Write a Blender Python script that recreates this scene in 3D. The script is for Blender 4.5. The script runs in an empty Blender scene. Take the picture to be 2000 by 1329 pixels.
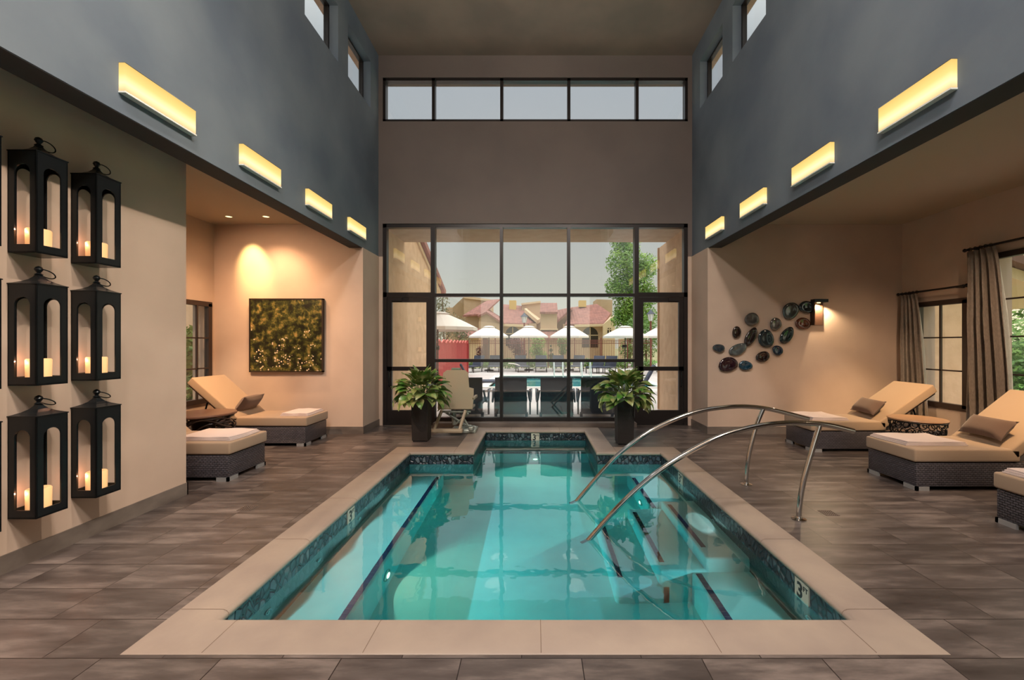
import bpy, bmesh, math, random
from mathutils import Vector, Matrix
random.seed(7)
PI = math.pi
R = math.radians
scene = bpy.context.scene
COL = scene.collection

# ------------------------------------------------------------------ camera
F = 823.0                    # focal length in pixels of the 2000 px wide frame
VX, VY, CH = 1045.5, 672.0, 1.6
cd = bpy.data.cameras.new('camera'); cam = bpy.data.objects.new('camera', cd); COL.objects.link(cam)
cam.location = (0, 0, CH); cam.rotation_euler = (R(90), 0, 0)
cd.sensor_width = 36; cd.lens = 36 * F / 2000
cd.shift_x = -(VX - 1000) / 2000; cd.shift_y = (VY - 664.5) / 2000
cd.clip_end = 400
scene.camera = cam

def P(x, y, Y):              # a place seen at photo pixel (x, y), Y metres down the hall
    return Vector(((x - VX) * Y / F, Y, CH - (y - VY) * Y / F))

# ------------------------------------------------------------------ world and exposure
scene.view_settings.view_transform = 'Standard'
scene.view_settings.look = 'None'
scene.view_settings.gamma = 1
scene.view_settings.use_curve_mapping = False
scene.view_settings.exposure = 0.0
cy = scene.cycles
cy.use_denoising = True
cy.max_bounces = 9; cy.diffuse_bounces = 4; cy.glossy_bounces = 4; cy.transmission_bounces = 6
cy.transparent_max_bounces = 10; cy.volume_bounces = 0
cy.sample_clamp_indirect = 3.0
cy.blur_glossy = 0.6
cy.caustics_reflective = False

w = bpy.data.worlds.new('dusk_sky'); scene.world = w; w.use_nodes = True
nt = w.node_tree; nt.nodes.clear()
tc = nt.nodes.new('ShaderNodeTexCoord'); sep = nt.nodes.new('ShaderNodeSeparateXYZ')
ramp = nt.nodes.new('ShaderNodeValToRGB')
nt.links.new(tc.outputs['Generated'], sep.inputs[0]); nt.links.new(sep.outputs['Z'], ramp.inputs[0])
els = [(0.0, (.86, .80, .66)), (.13, (.74, .71, .64)), (.30, (.60, .60, .62)), (.52, (.58, .60, .66)),
       (.66, (1.5, 1.5, 1.5)), (1.0, (5.0, 5.0, 5.1))]
while len(ramp.color_ramp.elements) < len(els): ramp.color_ramp.elements.new(.5)
for e, (p, c) in zip(ramp.color_ramp.elements, els):
    e.position = p; e.color = (*c, 1)
# warmer and brighter towards the low sun on the right
mr = nt.nodes.new('ShaderNodeMapRange'); mr.inputs[1].default_value = .45; mr.inputs[2].default_value = 1
mr.inputs[3].default_value = 0; mr.inputs[4].default_value = 1
nt.links.new(sep.outputs['X'], mr.inputs[0])
mixs = nt.nodes.new('ShaderNodeMix'); mixs.data_type = 'RGBA'; mixs.blend_type = 'ADD'
nt.links.new(mr.outputs[0], mixs.inputs[0]); nt.links.new(ramp.outputs[0], mixs.inputs[6])
mixs.inputs[7].default_value = (1.6, 1.15, .6, 1)
bg = nt.nodes.new('ShaderNodeBackground'); out = nt.nodes.new('ShaderNodeOutputWorld')
nt.links.new(mixs.outputs[2], bg.inputs[0]); bg.inputs[1].default_value = 1.0
nt.links.new(bg.outputs[0], out.inputs[0])

# ------------------------------------------------------------------ materials
def srgb(r, g, b):
    f = lambda c: ((c / 255 + .055) / 1.055) ** 2.4 if c > 10 else c / 255 / 12.92
    return (f(r), f(g), f(b), 1)

MATS = {}
def mat(name, color=(.5, .5, .5, 1), rough=.6, metal=0, noise=None, bump=0, bscale=40, emit=None, coat=0,
        spec=.5, stretch=None, sheen=0, detail=4, coord='Object'):
    """principled material; noise=(scale, second colour, strength)"""
    if name in MATS: return MATS[name]
    m = bpy.data.materials.new(name); m.use_nodes = True; n = m.node_tree; b = n.nodes['Principled BSDF']
    b.inputs['Base Color'].default_value = color; b.inputs['Roughness'].default_value = rough
    b.inputs['Metallic'].default_value = metal; b.inputs['Coat Weight'].default_value = coat
    b.inputs['Specular IOR Level'].default_value = spec; b.inputs['Sheen Weight'].default_value = sheen
    t = n.nodes.new('ShaderNodeTexCoord'); src = t.outputs[coord]
    if stretch:
        mp = n.nodes.new('ShaderNodeMapping'); mp.inputs['Scale'].default_value = stretch
        n.links.new(src, mp.inputs[0]); src = mp.outputs[0]
    if noise:
        nz = n.nodes.new('ShaderNodeTexNoise'); nz.inputs['Scale'].default_value = noise[0]; nz.inputs['Detail'].default_value = detail
        n.links.new(src, nz.inputs['Vector'])
        r_ = n.nodes.new('ShaderNodeValToRGB'); r_.color_ramp.elements[0].position = .35; r_.color_ramp.elements[1].position = .65
        r_.color_ramp.elements[0].color = color; c2 = noise[1]
        r_.color_ramp.elements[1].color = tuple(color[i] * (1 - noise[2]) + c2[i] * noise[2] for i in range(3)) + (1,)
        n.links.new(nz.outputs[0], r_.inputs[0]); n.links.new(r_.outputs[0], b.inputs['Base Color'])
    if bump:
        nb = n.nodes.new('ShaderNodeTexNoise'); nb.inputs['Scale'].default_value = bscale; nb.inputs['Detail'].default_value = 5
        n.links.new(src, nb.inputs['Vector']); bp = n.nodes.new('ShaderNodeBump')
        bp.inputs['Strength'].default_value = bump; bp.inputs['Distance'].default_value = .01
        n.links.new(nb.outputs[0], bp.inputs['Height']); n.links.new(bp.outputs[0], b.inputs['Normal'])
    if emit:
        b.inputs['Emission Color'].default_value = emit[0]; b.inputs['Emission Strength'].default_value = emit[1]
    MATS[name] = m
    return m

def nodes_of(m): return m.node_tree.nodes, m.node_tree.links, m.node_tree.nodes['Principled BSDF']

def floor_tile():
    m = mat('floor_tile', rough=.3); N, L, b = nodes_of(m)
    t = N.new('ShaderNodeTexCoord'); mp = N.new('ShaderNodeMapping'); mp.inputs['Location'].default_value = (-.235, -2.142 + .305 * 20, 0)
    L.new(t.outputs['Object'], mp.inputs[0])
    def brick(c1, c2, mo):
        k = N.new('ShaderNodeTexBrick'); k.inputs['Scale'].default_value = 1; k.inputs['Brick Width'].default_value = .61
        k.inputs['Row Height'].default_value = .305; k.inputs['Mortar Size'].default_value = .003; k.inputs['Mortar Smooth'].default_value = .3
        k.offset = .5; k.offset_frequency = 4; k.squash = 1
        k.inputs['Color1'].default_value = c1; k.inputs['Color2'].default_value = c2; k.inputs['Mortar'].default_value = mo
        L.new(mp.outputs[0], k.inputs['Vector']); return k
    kr = brick((0, 0, 0, 1), (1, 1, 1, 1), (0, 0, 0, 1))
    rot = N.new('ShaderNodeMapping'); rot.inputs['Rotation'].default_value = (0, 0, R(32)); rot.inputs['Scale'].default_value = (1.1, 5.5, 1)
    L.new(t.outputs['Object'], rot.inputs[0])
    nz = N.new('ShaderNodeTexNoise'); nz.noise_dimensions = '4D'; nz.inputs['Scale'].default_value = 1.6; nz.inputs['Detail'].default_value = 7
    nz.inputs['Roughness'].default_value = .62
    ml = N.new('ShaderNodeMath'); ml.operation = 'MULTIPLY'; ml.inputs[1].default_value = 30
    L.new(kr.outputs['Color'], ml.inputs[0]); L.new(ml.outputs[0], nz.inputs['W']); L.new(rot.outputs[0], nz.inputs['Vector'])
    cr = N.new('ShaderNodeValToRGB'); e = cr.color_ramp.elements
    e[0].position = .30; e[0].color = srgb(56, 48, 45); e[1].position = .70; e[1].color = srgb(124, 112, 105)
    a = e.new(.5); a.color = srgb(84, 75, 71)
    L.new(nz.outputs[0], cr.inputs[0])
    tone = N.new('ShaderNodeMapRange'); tone.inputs[3].default_value = .76; tone.inputs[4].default_value = 1.22
    L.new(kr.outputs['Color'], tone.inputs[0])
    mx = N.new('ShaderNodeMix'); mx.data_type = 'RGBA'; mx.blend_type = 'MULTIPLY'; mx.inputs[0].default_value = 1
    L.new(cr.outputs[0], mx.inputs[6]); L.new(tone.outputs[0], mx.inputs[7])
    mo = N.new('ShaderNodeMix'); mo.data_type = 'RGBA'; L.new(kr.outputs['Fac'], mo.inputs[0])
    L.new(mx.outputs[2], mo.inputs[6]); mo.inputs[7].default_value = srgb(36, 29, 27)
    L.new(mo.outputs[2], b.inputs['Base Color'])
    rr = N.new('ShaderNodeMapRange'); rr.inputs[3].default_value = .22; rr.inputs[4].default_value = .48
    L.new(nz.outputs[0], rr.inputs[0]); L.new(rr.outputs[0], b.inputs['Roughness'])
    bp = N.new('ShaderNodeBump'); bp.inputs['Strength'].default_value = .25; bp.inputs['Distance'].default_value = .004
    iv = N.new('ShaderNodeMath'); iv.operation = 'SUBTRACT'; L.new(nz.outputs[0], iv.inputs[0]); L.new(kr.outputs['Fac'], iv.inputs[1])
    L.new(iv.outputs[0], bp.inputs['Height']); L.new(bp.outputs[0], b.inputs['Normal'])
    return m

def weave(name, c_hi, c_lo, su=36, sv=60, rough=.35):
    """woven resin wicker: rows of short interlaced strands; UV-free, uses object space on the dominant face axis"""
    m = mat(name, rough=rough); N, L, b = nodes_of(m)
    t = N.new('ShaderNodeTexCoord'); s = N.new('ShaderNodeSeparateXYZ'); L.new(t.outputs['Object'], s.inputs[0])
    ad = N.new('ShaderNodeMath'); ad.operation = 'ADD'; L.new(s.outputs[0], ad.inputs[0]); L.new(s.outputs[1], ad.inputs[1])
    cb = N.new('ShaderNodeCombineXYZ'); L.new(ad.outputs[0], cb.inputs[0]); L.new(s.outputs[2], cb.inputs[1])
    k = N.new('ShaderNodeTexBrick'); k.inputs['Scale'].default_value = 1; k.inputs['Brick Width'].default_value = 1 / su
    k.inputs['Row Height'].default_value = 1 / sv; k.inputs['Mortar Size'].default_value = .0042; k.inputs['Mortar Smooth'].default_value = .8
    k.inputs['Color1'].default_value = c_hi; k.inputs['Color2'].default_value = tuple(x * .7 for x in c_hi[:3]) + (1,)
    k.inputs['Mortar'].default_value = c_lo
    L.new(cb.outputs[0], k.inputs['Vector']); L.new(k.outputs['Color'], b.inputs['Base Color'])
    bp = N.new('ShaderNodeBump'); bp.invert = True; bp.inputs['Strength'].default_value = .9; bp.inputs['Distance'].default_value = .004
    L.new(k.outputs['Fac'], bp.inputs['Height']); L.new(bp.outputs[0], b.inputs['Normal'])
    return m

def pebble():
    m = mat('pebble_tile', rough=.35); N, L, b = nodes_of(m)
    t = N.new('ShaderNodeTexCoord'); mp = N.new('ShaderNodeMapping'); mp.inputs['Scale'].default_value = (1, 1, .72)
    L.new(t.outputs['Object'], mp.inputs[0])
    v = N.new('ShaderNodeTexVoronoi'); v.inputs['Scale'].default_value = 19; L.new(mp.outputs[0], v.inputs['Vector'])
    v2 = N.new('ShaderNodeTexVoronoi'); v2.feature = 'DISTANCE_TO_EDGE'; v2.inputs['Scale'].default_value = 19; L.new(mp.outputs[0], v2.inputs['Vector'])
    sp = N.new('ShaderNodeSeparateColor'); L.new(v.outputs['Color'], sp.inputs[0])
    cr = N.new('ShaderNodeValToRGB'); e = cr.color_ramp.elements
    e[0].color = srgb(34, 40, 48); e[1].color = srgb(108, 118, 124); e[1].position = 1; q = e.new(.6); q.color = srgb(58, 68, 80)
    L.new(sp.outputs[0], cr.inputs[0])
    ed = N.new('ShaderNodeMapRange'); ed.inputs[1].default_value = .04; ed.inputs[2].default_value = .16; L.new(v2.outputs[0], ed.inputs[0])
    mx = N.new('ShaderNodeMix'); mx.data_type = 'RGBA'; L.new(ed.outputs[0], mx.inputs[0]); mx.inputs[6].default_value = srgb(16, 24, 32)
    L.new(cr.outputs[0], mx.inputs[7]); L.new(mx.outputs[2], b.inputs['Base Color'])
    bp = N.new('ShaderNodeBump'); bp.inputs['Strength'].default_value = .8; bp.inputs['Distance'].default_value = .01
    L.new(ed.outputs[0], bp.inputs['Height']); L.new(bp.outputs[0], b.inputs['Normal'])
    return m

def glass_mat(name='window_glass', tint=(.93, .96, .95, 1), f0=.11):
    m = bpy.data.materials.new(name); m.use_nodes = True; N = m.node_tree.nodes; L = m.node_tree.links; N.clear()
    tr = N.new('ShaderNodeBsdfTransparent'); tr.inputs[0].default_value = tint
    gl = N.new('ShaderNodeBsdfGlossy'); gl.inputs['Roughness'].default_value = .0
    lw = N.new('ShaderNodeLayerWeight'); lw.inputs[0].default_value = .5
    pw = N.new('ShaderNodeMath'); pw.operation = 'POWER'; pw.inputs[1].default_value = 5; L.new(lw.outputs['Facing'], pw.inputs[0])
    mr_ = N.new('ShaderNodeMapRange'); mr_.inputs[3].default_value = f0; mr_.inputs[4].default_value = 1; L.new(pw.outputs[0], mr_.inputs[0])
    mx = N.new('ShaderNodeMixShader'); L.new(mr_.outputs[0], mx.inputs[0]); L.new(tr.outputs[0], mx.inputs[1]); L.new(gl.outputs[0], mx.inputs[2])
    o = N.new('ShaderNodeOutputMaterial'); L.new(mx.outputs[0], o.inputs[0]); MATS[name] = m
    return m

def water_mat(name, absorb, density, bump=.12, scale=3.2, refl=.95, power=2.3):
    m = bpy.data.materials.new(name); m.use_nodes = True; N = m.node_tree.nodes; L = m.node_tree.links; N.clear()
    rf = N.new('ShaderNodeBsdfRefraction'); rf.inputs['IOR'].default_value = 1.33; rf.inputs['Roughness'].default_value = 0.0
    gl = N.new('ShaderNodeBsdfGlossy'); gl.inputs['Roughness'].default_value = .015
    t = N.new('ShaderNodeTexCoord'); n1 = N.new('ShaderNodeTexNoise'); n1.inputs['Scale'].default_value = scale; n1.inputs['Detail'].default_value = 3
    L.new(t.outputs['Object'], n1.inputs['Vector'])
    bp = N.new('ShaderNodeBump'); bp.inputs['Strength'].default_value = bump; bp.inputs['Distance'].default_value = .02
    L.new(n1.outputs[0], bp.inputs['Height']); L.new(bp.outputs[0], gl.inputs['Normal']); L.new(bp.outputs[0], rf.inputs['Normal'])
    lw = N.new('ShaderNodeLayerWeight'); lw.inputs[0].default_value = .5
    pw = N.new('ShaderNodeMath'); pw.operation = 'POWER'; pw.inputs[1].default_value = power; L.new(lw.outputs['Facing'], pw.inputs[0])
    mr_ = N.new('ShaderNodeMapRange'); mr_.inputs[3].default_value = .02; mr_.inputs[4].default_value = refl; L.new(pw.outputs[0], mr_.inputs[0])
    mx = N.new('ShaderNodeMixShader'); L.new(mr_.outputs[0], mx.inputs[0]); L.new(rf.outputs[0], mx.inputs[1]); L.new(gl.outputs[0], mx.inputs[2])
    o = N.new('ShaderNodeOutputMaterial'); L.new(mx.outputs[0], o.inputs[0])
    if density:
        va = N.new('ShaderNodeVolumeAbsorption'); va.inputs[0].default_value = absorb; va.inputs[1].default_value = density
        L.new(va.outputs[0], o.inputs['Volume'])
    MATS[name] = m
    return m

def emission(name, color, strength):
    m = bpy.data.materials.new(name); m.use_nodes = True; N = m.node_tree.nodes; L = m.node_tree.links; N.clear()
    e = N.new('ShaderNodeEmission'); e.inputs[0].default_value = color; e.inputs[1].default_value = strength
    o = N.new('ShaderNodeOutputMaterial'); L.new(e.outputs[0], o.inputs[0]); MATS[name] = m
    return m

def diffuser():
    """frosted sconce diffuser, brightest along the lamp tube behind it"""
    m = bpy.data.materials.new('sconce_diffuser'); m.use_nodes = True; N = m.node_tree.nodes; L = m.node_tree.links; N.clear()
    t = N.new('ShaderNodeTexCoord'); s = N.new('ShaderNodeSeparateXYZ'); L.new(t.outputs['Object'], s.inputs[0])
    mr_ = N.new('ShaderNodeMapRange'); mr_.inputs[1].default_value = -.1; mr_.inputs[2].default_value = .11; L.new(s.outputs[2], mr_.inputs[0])
    cr = N.new('ShaderNodeValToRGB'); e = cr.color_ramp.elements
    e[0].position = 0; e[0].color = (.95, .60, .27, 1); e[1].position = 1; e[1].color = (.86, .56, .16, 1)
    a = e.new(.3); a.color = (1.3, 1.02, .55, 1); a = e.new(.62); a.color = (1.0, .74, .25, 1)
    L.new(mr_.outputs[0], cr.inputs[0])
    em = N.new('ShaderNodeEmission'); L.new(cr.outputs[0], em.inputs[0]); em.inputs[1].default_value = 1.15
    o = N.new('ShaderNodeOutputMaterial'); L.new(em.outputs[0], o.inputs[0]); MATS['sconce_diffuser'] = m
    return m

M_floor = floor_tile()
M_base = mat('baseboard_tile', srgb(122, 112, 104), .4, noise=(2.5, srgb(92, 82, 76), .9), stretch=(1, 1, 2.2), detail=8)
M_blue = mat('slate_blue_plaster', srgb(104, 114, 123), .75, noise=(1.1, srgb(84, 95, 108), .9), bump=.25, bscale=7, detail=8)
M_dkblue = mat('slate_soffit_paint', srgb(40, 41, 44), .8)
M_brown = mat('brown_grey_plaster', srgb(112, 100, 94), .72, noise=(.9, srgb(98, 88, 84), .7), bump=.15, bscale=7, detail=8)
M_ceil = mat('ceiling_paint', srgb(140, 124, 112), .85, noise=(1.2, srgb(116, 105, 95), .7))
M_beige = mat('beige_wall_plaster', srgb(198, 175, 157), .8, noise=(1.4, srgb(182, 160, 143), .7), bump=.1, bscale=6, detail=8)
M_aceil = mat('aisle_ceiling_paint', srgb(178, 163, 143), .85)
M_cop = mat('cast_stone_coping', srgb(162, 145, 130), .5, noise=(2.2, srgb(146, 130, 119), .9), bump=.12, bscale=30, detail=8)
M_joint = mat('coping_joint', srgb(118, 98, 84), .9)
M_plas = mat('pool_plaster', srgb(196, 226, 216), .55, noise=(3, srgb(182, 214, 206), .8))
M_strip = mat('navy_strip_tile', srgb(16, 28, 52), .25)
M_peb = pebble()
M_glass = glass_mat()
M_water = water_mat('pool_water', (.07, .85, .93, 1), 1.0, bump=.12, scale=2.6)
M_frame = mat('bronze_window_frame', srgb(40, 35, 34), .35, metal=.3)
M_frame2 = mat('dark_brown_window_frame', srgb(48, 34, 28), .45)
M_chrome = mat('polished_steel', (.62, .60, .57, 1), .12, metal=1)
M_black = mat('blackened_iron', srgb(30, 34, 37), .27, metal=.5)
M_wick = weave('resin_wicker', srgb(88, 84, 90), srgb(4, 4, 5), su=24, sv=46, rough=.28)
M_wickb = weave('brown_wicker', srgb(52, 40, 34), srgb(14, 10, 8), su=60, sv=110, rough=.5)
M_cush = mat('tan_cushion_fabric', srgb(156, 133, 110), .85, bump=.15, bscale=260, sheen=.2)
M_pil = mat('brown_pillow_fabric', srgb(88, 68, 58), .85, bump=.2, bscale=220, sheen=.2)
M_towel = mat('white_towel', srgb(214, 196, 190), .95, bump=.6, bscale=160, sheen=.3)
M_rod = mat('curtain_rod_iron', srgb(30, 24, 22), .4, metal=.4)
M_white = mat('white_fitting', srgb(225, 228, 222), .4)
M_lens = emission('pool_lamp_lens', (.95, 1.0, .66, 1), 4)
M_candle = mat('candle_wax', srgb(236, 196, 140), .5, emit=((1, .52, .22, 1), .42))
M_dl = emission('downlight_lamp', (1, .72, .30, 1), 3.2)
M_diff = diffuser()
M_stucco = mat('exterior_stucco', srgb(230, 194, 160), .9, noise=(5, srgb(210, 174, 140), .7), bump=.6, bscale=16, detail=8)
M_deck = mat('concrete_deck', srgb(214, 202, 196), .8, noise=(.8, srgb(196, 186, 182), .7))

# ------------------------------------------------------------------ mesh helpers
class MB:
    def __init__(s): s.v = []; s.f = []; s.smooth = []
    def add(s, vs, fs, sm=False):
        n = len(s.v); s.v += [Vector(p) for p in vs]
        s.f += [tuple(i + n for i in f) for f in fs]; s.smooth += [sm] * len(fs); return s
    def box(s, a, b):
        x0, y0, z0 = (min(a[i], b[i]) for i in range(3)); x1, y1, z1 = (max(a[i], b[i]) for i in range(3))
        return s.add([(x0, y0, z0), (x1, y0, z0), (x1, y1, z0), (x0, y1, z0), (x0, y0, z1), (x1, y0, z1), (x1, y1, z1), (x0, y1, z1)],
                     [(0, 3, 2, 1), (4, 5, 6, 7), (0, 1, 5, 4), (1, 2, 6, 5), (2, 3, 7, 6), (3, 0, 4, 7)])
    def prism(s, loop, d):
        """polygon of 3D points extruded by vector d"""
        d = Vector(d); n = len(loop); vs = [Vector(p) for p in loop] + [Vector(p) + d for p in loop]
        fs = [tuple(range(n))[::-1], tuple(range(n, 2 * n))] + [(i, (i + 1) % n, n + (i + 1) % n, n + i) for i in range(n)]
        return s.add(vs, fs)
    def tube(s, pts, r, seg=10, cap=True, rs=None):
        pts = [Vector(p) for p in pts]; vs = []; fs = []; up = None
        for i, p in enumerate(pts):
            a = pts[max(i - 1, 0)]; b = pts[min(i + 1, len(pts) - 1)]; t = (b - a).normalized()
            if up is None: up = Vector((0, 0, 1)) if abs(t.z) < .9 else Vector((1, 0, 0))
            u = t.cross(up).normalized(); v_ = u.cross(t).normalized(); up = v_
            rr = rs[i] if rs else r
            for k in range(seg):
                an = 2 * PI * k / seg; vs.append(p + (u * math.cos(an) + v_ * math.sin(an)) * rr)
        for i in range(len(pts) - 1):
            for k in range(seg):
                k2 = (k + 1) % seg; fs.append((i * seg + k, i * seg + k2, (i + 1) * seg + k2, (i + 1) * seg + k))
        s.add(vs, fs, True)
        if cap:
            n = len(s.v) - len(vs); e = (len(pts) - 1) * seg
            s.f += [tuple(n + k for k in range(seg))[::-1], tuple(n + e + k for k in range(seg))]; s.smooth += [False, False]
        return s
    def ring(s, c, r, t, nrm=(0, 0, 1), seg=24, ts=8):
        nrm = Vector(nrm).normalized(); u = nrm.orthogonal().normalized(); v_ = nrm.cross(u)
        c = Vector(c); vs = []; fs = []
        for i in range(seg):
            a = 2 * PI * i / seg; d = u * math.cos(a) + v_ * math.sin(a)
            for k in range(ts):
                b = 2 * PI * k / ts; vs.append(c + d * (r + t * math.cos(b)) + nrm * t * math.sin(b))
        for i in range(seg):
            for k in range(ts):
                i2 = (i + 1) % seg; k2 = (k + 1) % ts; fs.append((i * ts + k, i2 * ts + k, i2 * ts + k2, i * ts + k2))
        return s.add(vs, fs, True)
    def lathe(s, prof, c=(0, 0, 0), seg=24, axis='z'):
        """prof: list of (radius, height)"""
        vs = []; fs = []; c = Vector(c)
        for r, h in prof:
            for k in range(seg):
                a = 2 * PI * k / seg; q = (r * math.cos(a), r * math.sin(a), h)
                if axis == 'y': q = (q[0], q[2], q[1])
                if axis == 'x': q = (q[2], q[0], q[1])
                vs.append(c + Vector(q))
        for i in range(len(prof) - 1):
            for k in range(seg):
                k2 = (k + 1) % seg; fs.append((i * seg + k, i * seg + k2, (i + 1) * seg + k2, (i + 1) * seg + k))
        fs.append(tuple(range(seg))[::-1]); fs.append(tuple((len(prof) - 1) * seg + k for k in range(seg)))
        return s.add(vs, fs, True)
    def grid(s, fn, nu, nv, thick=None, sm=True):
        """surface fn(u,v)->point; thick gives a closed shell along -normal approx (fn2)"""
        vs = [Vector(fn(i / nu, j / nv)) for j in range(nv + 1) for i in range(nu + 1)]
        fs = [(j * (nu + 1) + i, j * (nu + 1) + i + 1, (j + 1) * (nu + 1) + i + 1, (j + 1) * (nu + 1) + i) for j in range(nv) for i in range(nu)]
        if thick is None: return s.add(vs, fs, sm)
        d = Vector(thick); n = len(vs); v2 = [p + d for p in vs]
        f2 = [tuple(x + n for x in f[::-1]) for f in fs]
        bd = [j * (nu + 1) for j in range(nv + 1)]
        edge = [i for i in range(nu + 1)] + [j * (nu + 1) + nu for j in range(1, nv + 1)] + [nv * (nu + 1) + i for i in range(nu - 1, -1, -1)] + [j * (nu + 1) for j in range(nv - 1, 0, -1)]
        f3 = [(edge[k], edge[(k + 1) % len(edge)], edge[(k + 1) % len(edge)] + n, edge[k] + n) for k in range(len(edge))]
        return s.add(vs + v2, fs + f2 + f3, sm)
    def rbox(s, a, b, r=.02, seg=3, M=None):
        bm = bmesh.new(); bmesh.ops.create_cube(bm, size=1)
        a = Vector(a); b = Vector(b); c = (a + b) / 2; d = b - a
        for v_ in bm.verts: v_.co = Vector((v_.co.x * abs(d.x), v_.co.y * abs(d.y), v_.co.z * abs(d.z)))
        bmesh.ops.bevel(bm, geom=list(bm.edges), offset=r, segments=seg, profile=.5, affect='EDGES')
        bm.verts.index_update()
        vs = [v_.co + c for v_ in bm.verts]
        if M is not None: vs = [M @ p for p in vs]
        s.add(vs, [tuple(v_.index for v_ in f.verts) for f in bm.faces], True); bm.free(); return s
    def xf(s, M):
        s.v = [M @ p for p in s.v]; return s
    def build(s, name, material, parent=None, origin=None, **kw):
        me = bpy.data.meshes.new(name)
        o_ = Vector(origin) if origin is not None else Vector((0, 0, 0))
        me.from_pydata([p - o_ for p in s.v], [], s.f)
        me.polygons.foreach_set('use_smooth', s.smooth)
        me.materials.append(material); me.update()
        bm = bmesh.new(); bm.from_mesh(me); bmesh.ops.recalc_face_normals(bm, faces=bm.faces); bm.to_mesh(me); bm.free()
        if any(s.smooth): 
            try: me.set_sharp_from_angle(angle=R(42))
            except Exception: pass
        ob = bpy.data.objects.new(name, me); COL.objects.link(ob)
        if parent is not None: ob.parent = parent
        ob.location = o_
        for k, v_ in kw.items(): ob[k] = v_
        return ob

def struct(name, mb, m, parent=None, **kw):
    o = mb.build(name, m, parent, **kw)
    if parent is None: o['kind'] = 'structure'
    return o

def thing(name, label, cat, loc=(0, 0, 0), rz=0, group=None):
    o = bpy.data.objects.new(name, None); COL.objects.link(o); o.location = loc; o.rotation_euler = (0, 0, rz)
    o.empty_display_size = .1
    o['label'] = label; o['category'] = cat
    if group: o['group'] = group
    return o

def tag(o, label, cat, group=None, kind=None):
    o['label'] = label; o['category'] = cat
    if group: o['group'] = group
    if kind: o['kind'] = kind
    return o

def dup(o, loc=None, rz=None, label=None, group=None, parent=None):
    c = o.copy(); COL.objects.link(c)
    if parent is not None: c.parent = parent
    if loc is not None: c.location = loc
    if rz is not None: c.rotation_euler = (0, 0, rz)
    if label: c['label'] = label
    if group: c['group'] = group
    for ch in list(o.children): dup(ch, parent=c)
    return c

def light(kind, name, loc, energy, color=(1, .8, .55), size=.1, aim=None, spot=60, blend=.6, parent=None):
    d = bpy.data.lights.new(name, kind); d.energy = energy; d.color = color
    if kind == 'AREA': d.size = size
    else: d.shadow_soft_size = size
    if kind == 'SPOT': d.spot_size = R(spot); d.spot_blend = blend
    o = bpy.data.objects.new(name, d); COL.objects.link(o); o.location = loc
    if aim is not None: o.rotation_euler = (Vector(aim) - Vector(loc)).to_track_quat('-Z', 'Y').to_euler()
    if parent is not None: o.parent = parent
    return o

# ================================================================== room lights (fixtures built further down)
light('SPOT', 'art_spot', (-5.06, 6.98, 3.70), 190, (1, .76, .30), .03, aim=(-5.0, 7.48, 3.0), spot=46, blend=.9)
light('SPOT', 'recess_spot', (-4.48, 6.95, 3.70), 230, (1, .60, .32), .04, aim=(-4.6, 6.95, .5), spot=120, blend=1)
light('SPOT', 'left_aisle_spot', (-4.7, 5.2, 3.70), 480, (1, .62, .38), .05, aim=(-4.5, 7.0, 1.6), spot=110, blend=1)
for i, (x, y, ax, ay, e_) in enumerate([(5.3, 4.4, 5.6, 6.6, 240), (4.6, 3.4, 5.2, 5.2, 230), (5.0, 1.4, 5.0, 2.6, 150)]):
    light('SPOT', 'right_aisle_fill', (x, y, 3.66), e_, (1, .70, .46), .05, aim=(ax, ay, .2), spot=84, blend=1)  # unseen spots added outside the view to light the right loungers
light('SPOT', 'backrest_fill_spot', (5.1, 4.25, 3.66), 680, (1, .62, .28), .05, aim=(5.5, 6.55, .75), spot=34, blend=1)  # this and the next two: narrow spots added to brighten the backrests
light('SPOT', 'backrest_fill_spot', (4.9, 3.6, 3.66), 560, (1, .62, .28), .05, aim=(5.65, 4.95, .8), spot=34, blend=1)
light('SPOT', 'backrest_fill_spot', (-4.6, 5.3, 3.66), 460, (1, .60, .27), .05, aim=(-5.1, 6.9, .75), spot=36, blend=1)
for x, y in [(-1.5, -1.2), (1.5, -1.2), (-1.5, .9), (1.5, .9)]:
    light('SPOT', 'nave_fill_lamp', (x, y, 7.18), 900, (1, .90, .82), .35, aim=(x * .6, y + 4.2, 0), spot=125, blend=1)  # unseen lamps added as general fill for the hall
for x, y in [(2.1, 1.2), (2.1, 3.0), (2.1, -.8)]:
    light('SPOT', 'lantern_wall_spot', (x, y, 7.18), 760, (1, .84, .68), .08, aim=(-3.7, y + .9, 1.6), spot=50, blend=.8)
for x in (-2.6, 2.6):
    for y in (-1.9, -.2):
        light('SPOT', 'hall_fill_lamp', (x, y, 4.3), 1500, (1, .90, .80), .1, aim=(x * .2, y + 1.6, 7.25), spot=112, blend=1)  # lamps added behind the camera to brighten the high ceiling

# ================================================================== the room shell
NX = 3.07      # inner face of the tall hall's side walls
BX = 3.29      # outer face of the beams
ZB = 3.31; ZC = 3.72; ZT = 7.25; YE = 8.25; YA = 7.48; Y0 = -3.2
XL = -5.70; XR = 6.51; XN = -3.70; YN = 4.465   # left aisle wall, right aisle wall, lantern wall, its end

# floor with the pool opening
ox, oy0, oy1, rx, ry1 = 2.00, 2.28, 6.39, 1.06, 7.92
b = MB(); zf = -.12
for (x0, y0, x1, y1) in [(XL - .3, Y0, XR + .3, oy0), (XL - .3, oy0, -ox, oy1), (ox, oy0, XR + .3, oy1), (XL - .3, oy1, -rx, ry1),
                         (rx, oy1, XR + .3, ry1), (XL - .3, ry1, XR + .3, YE + .02)]:
    b.box((x0, y0, zf), (x1, y1, 0))
struct('floor', b, M_floor)

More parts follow.
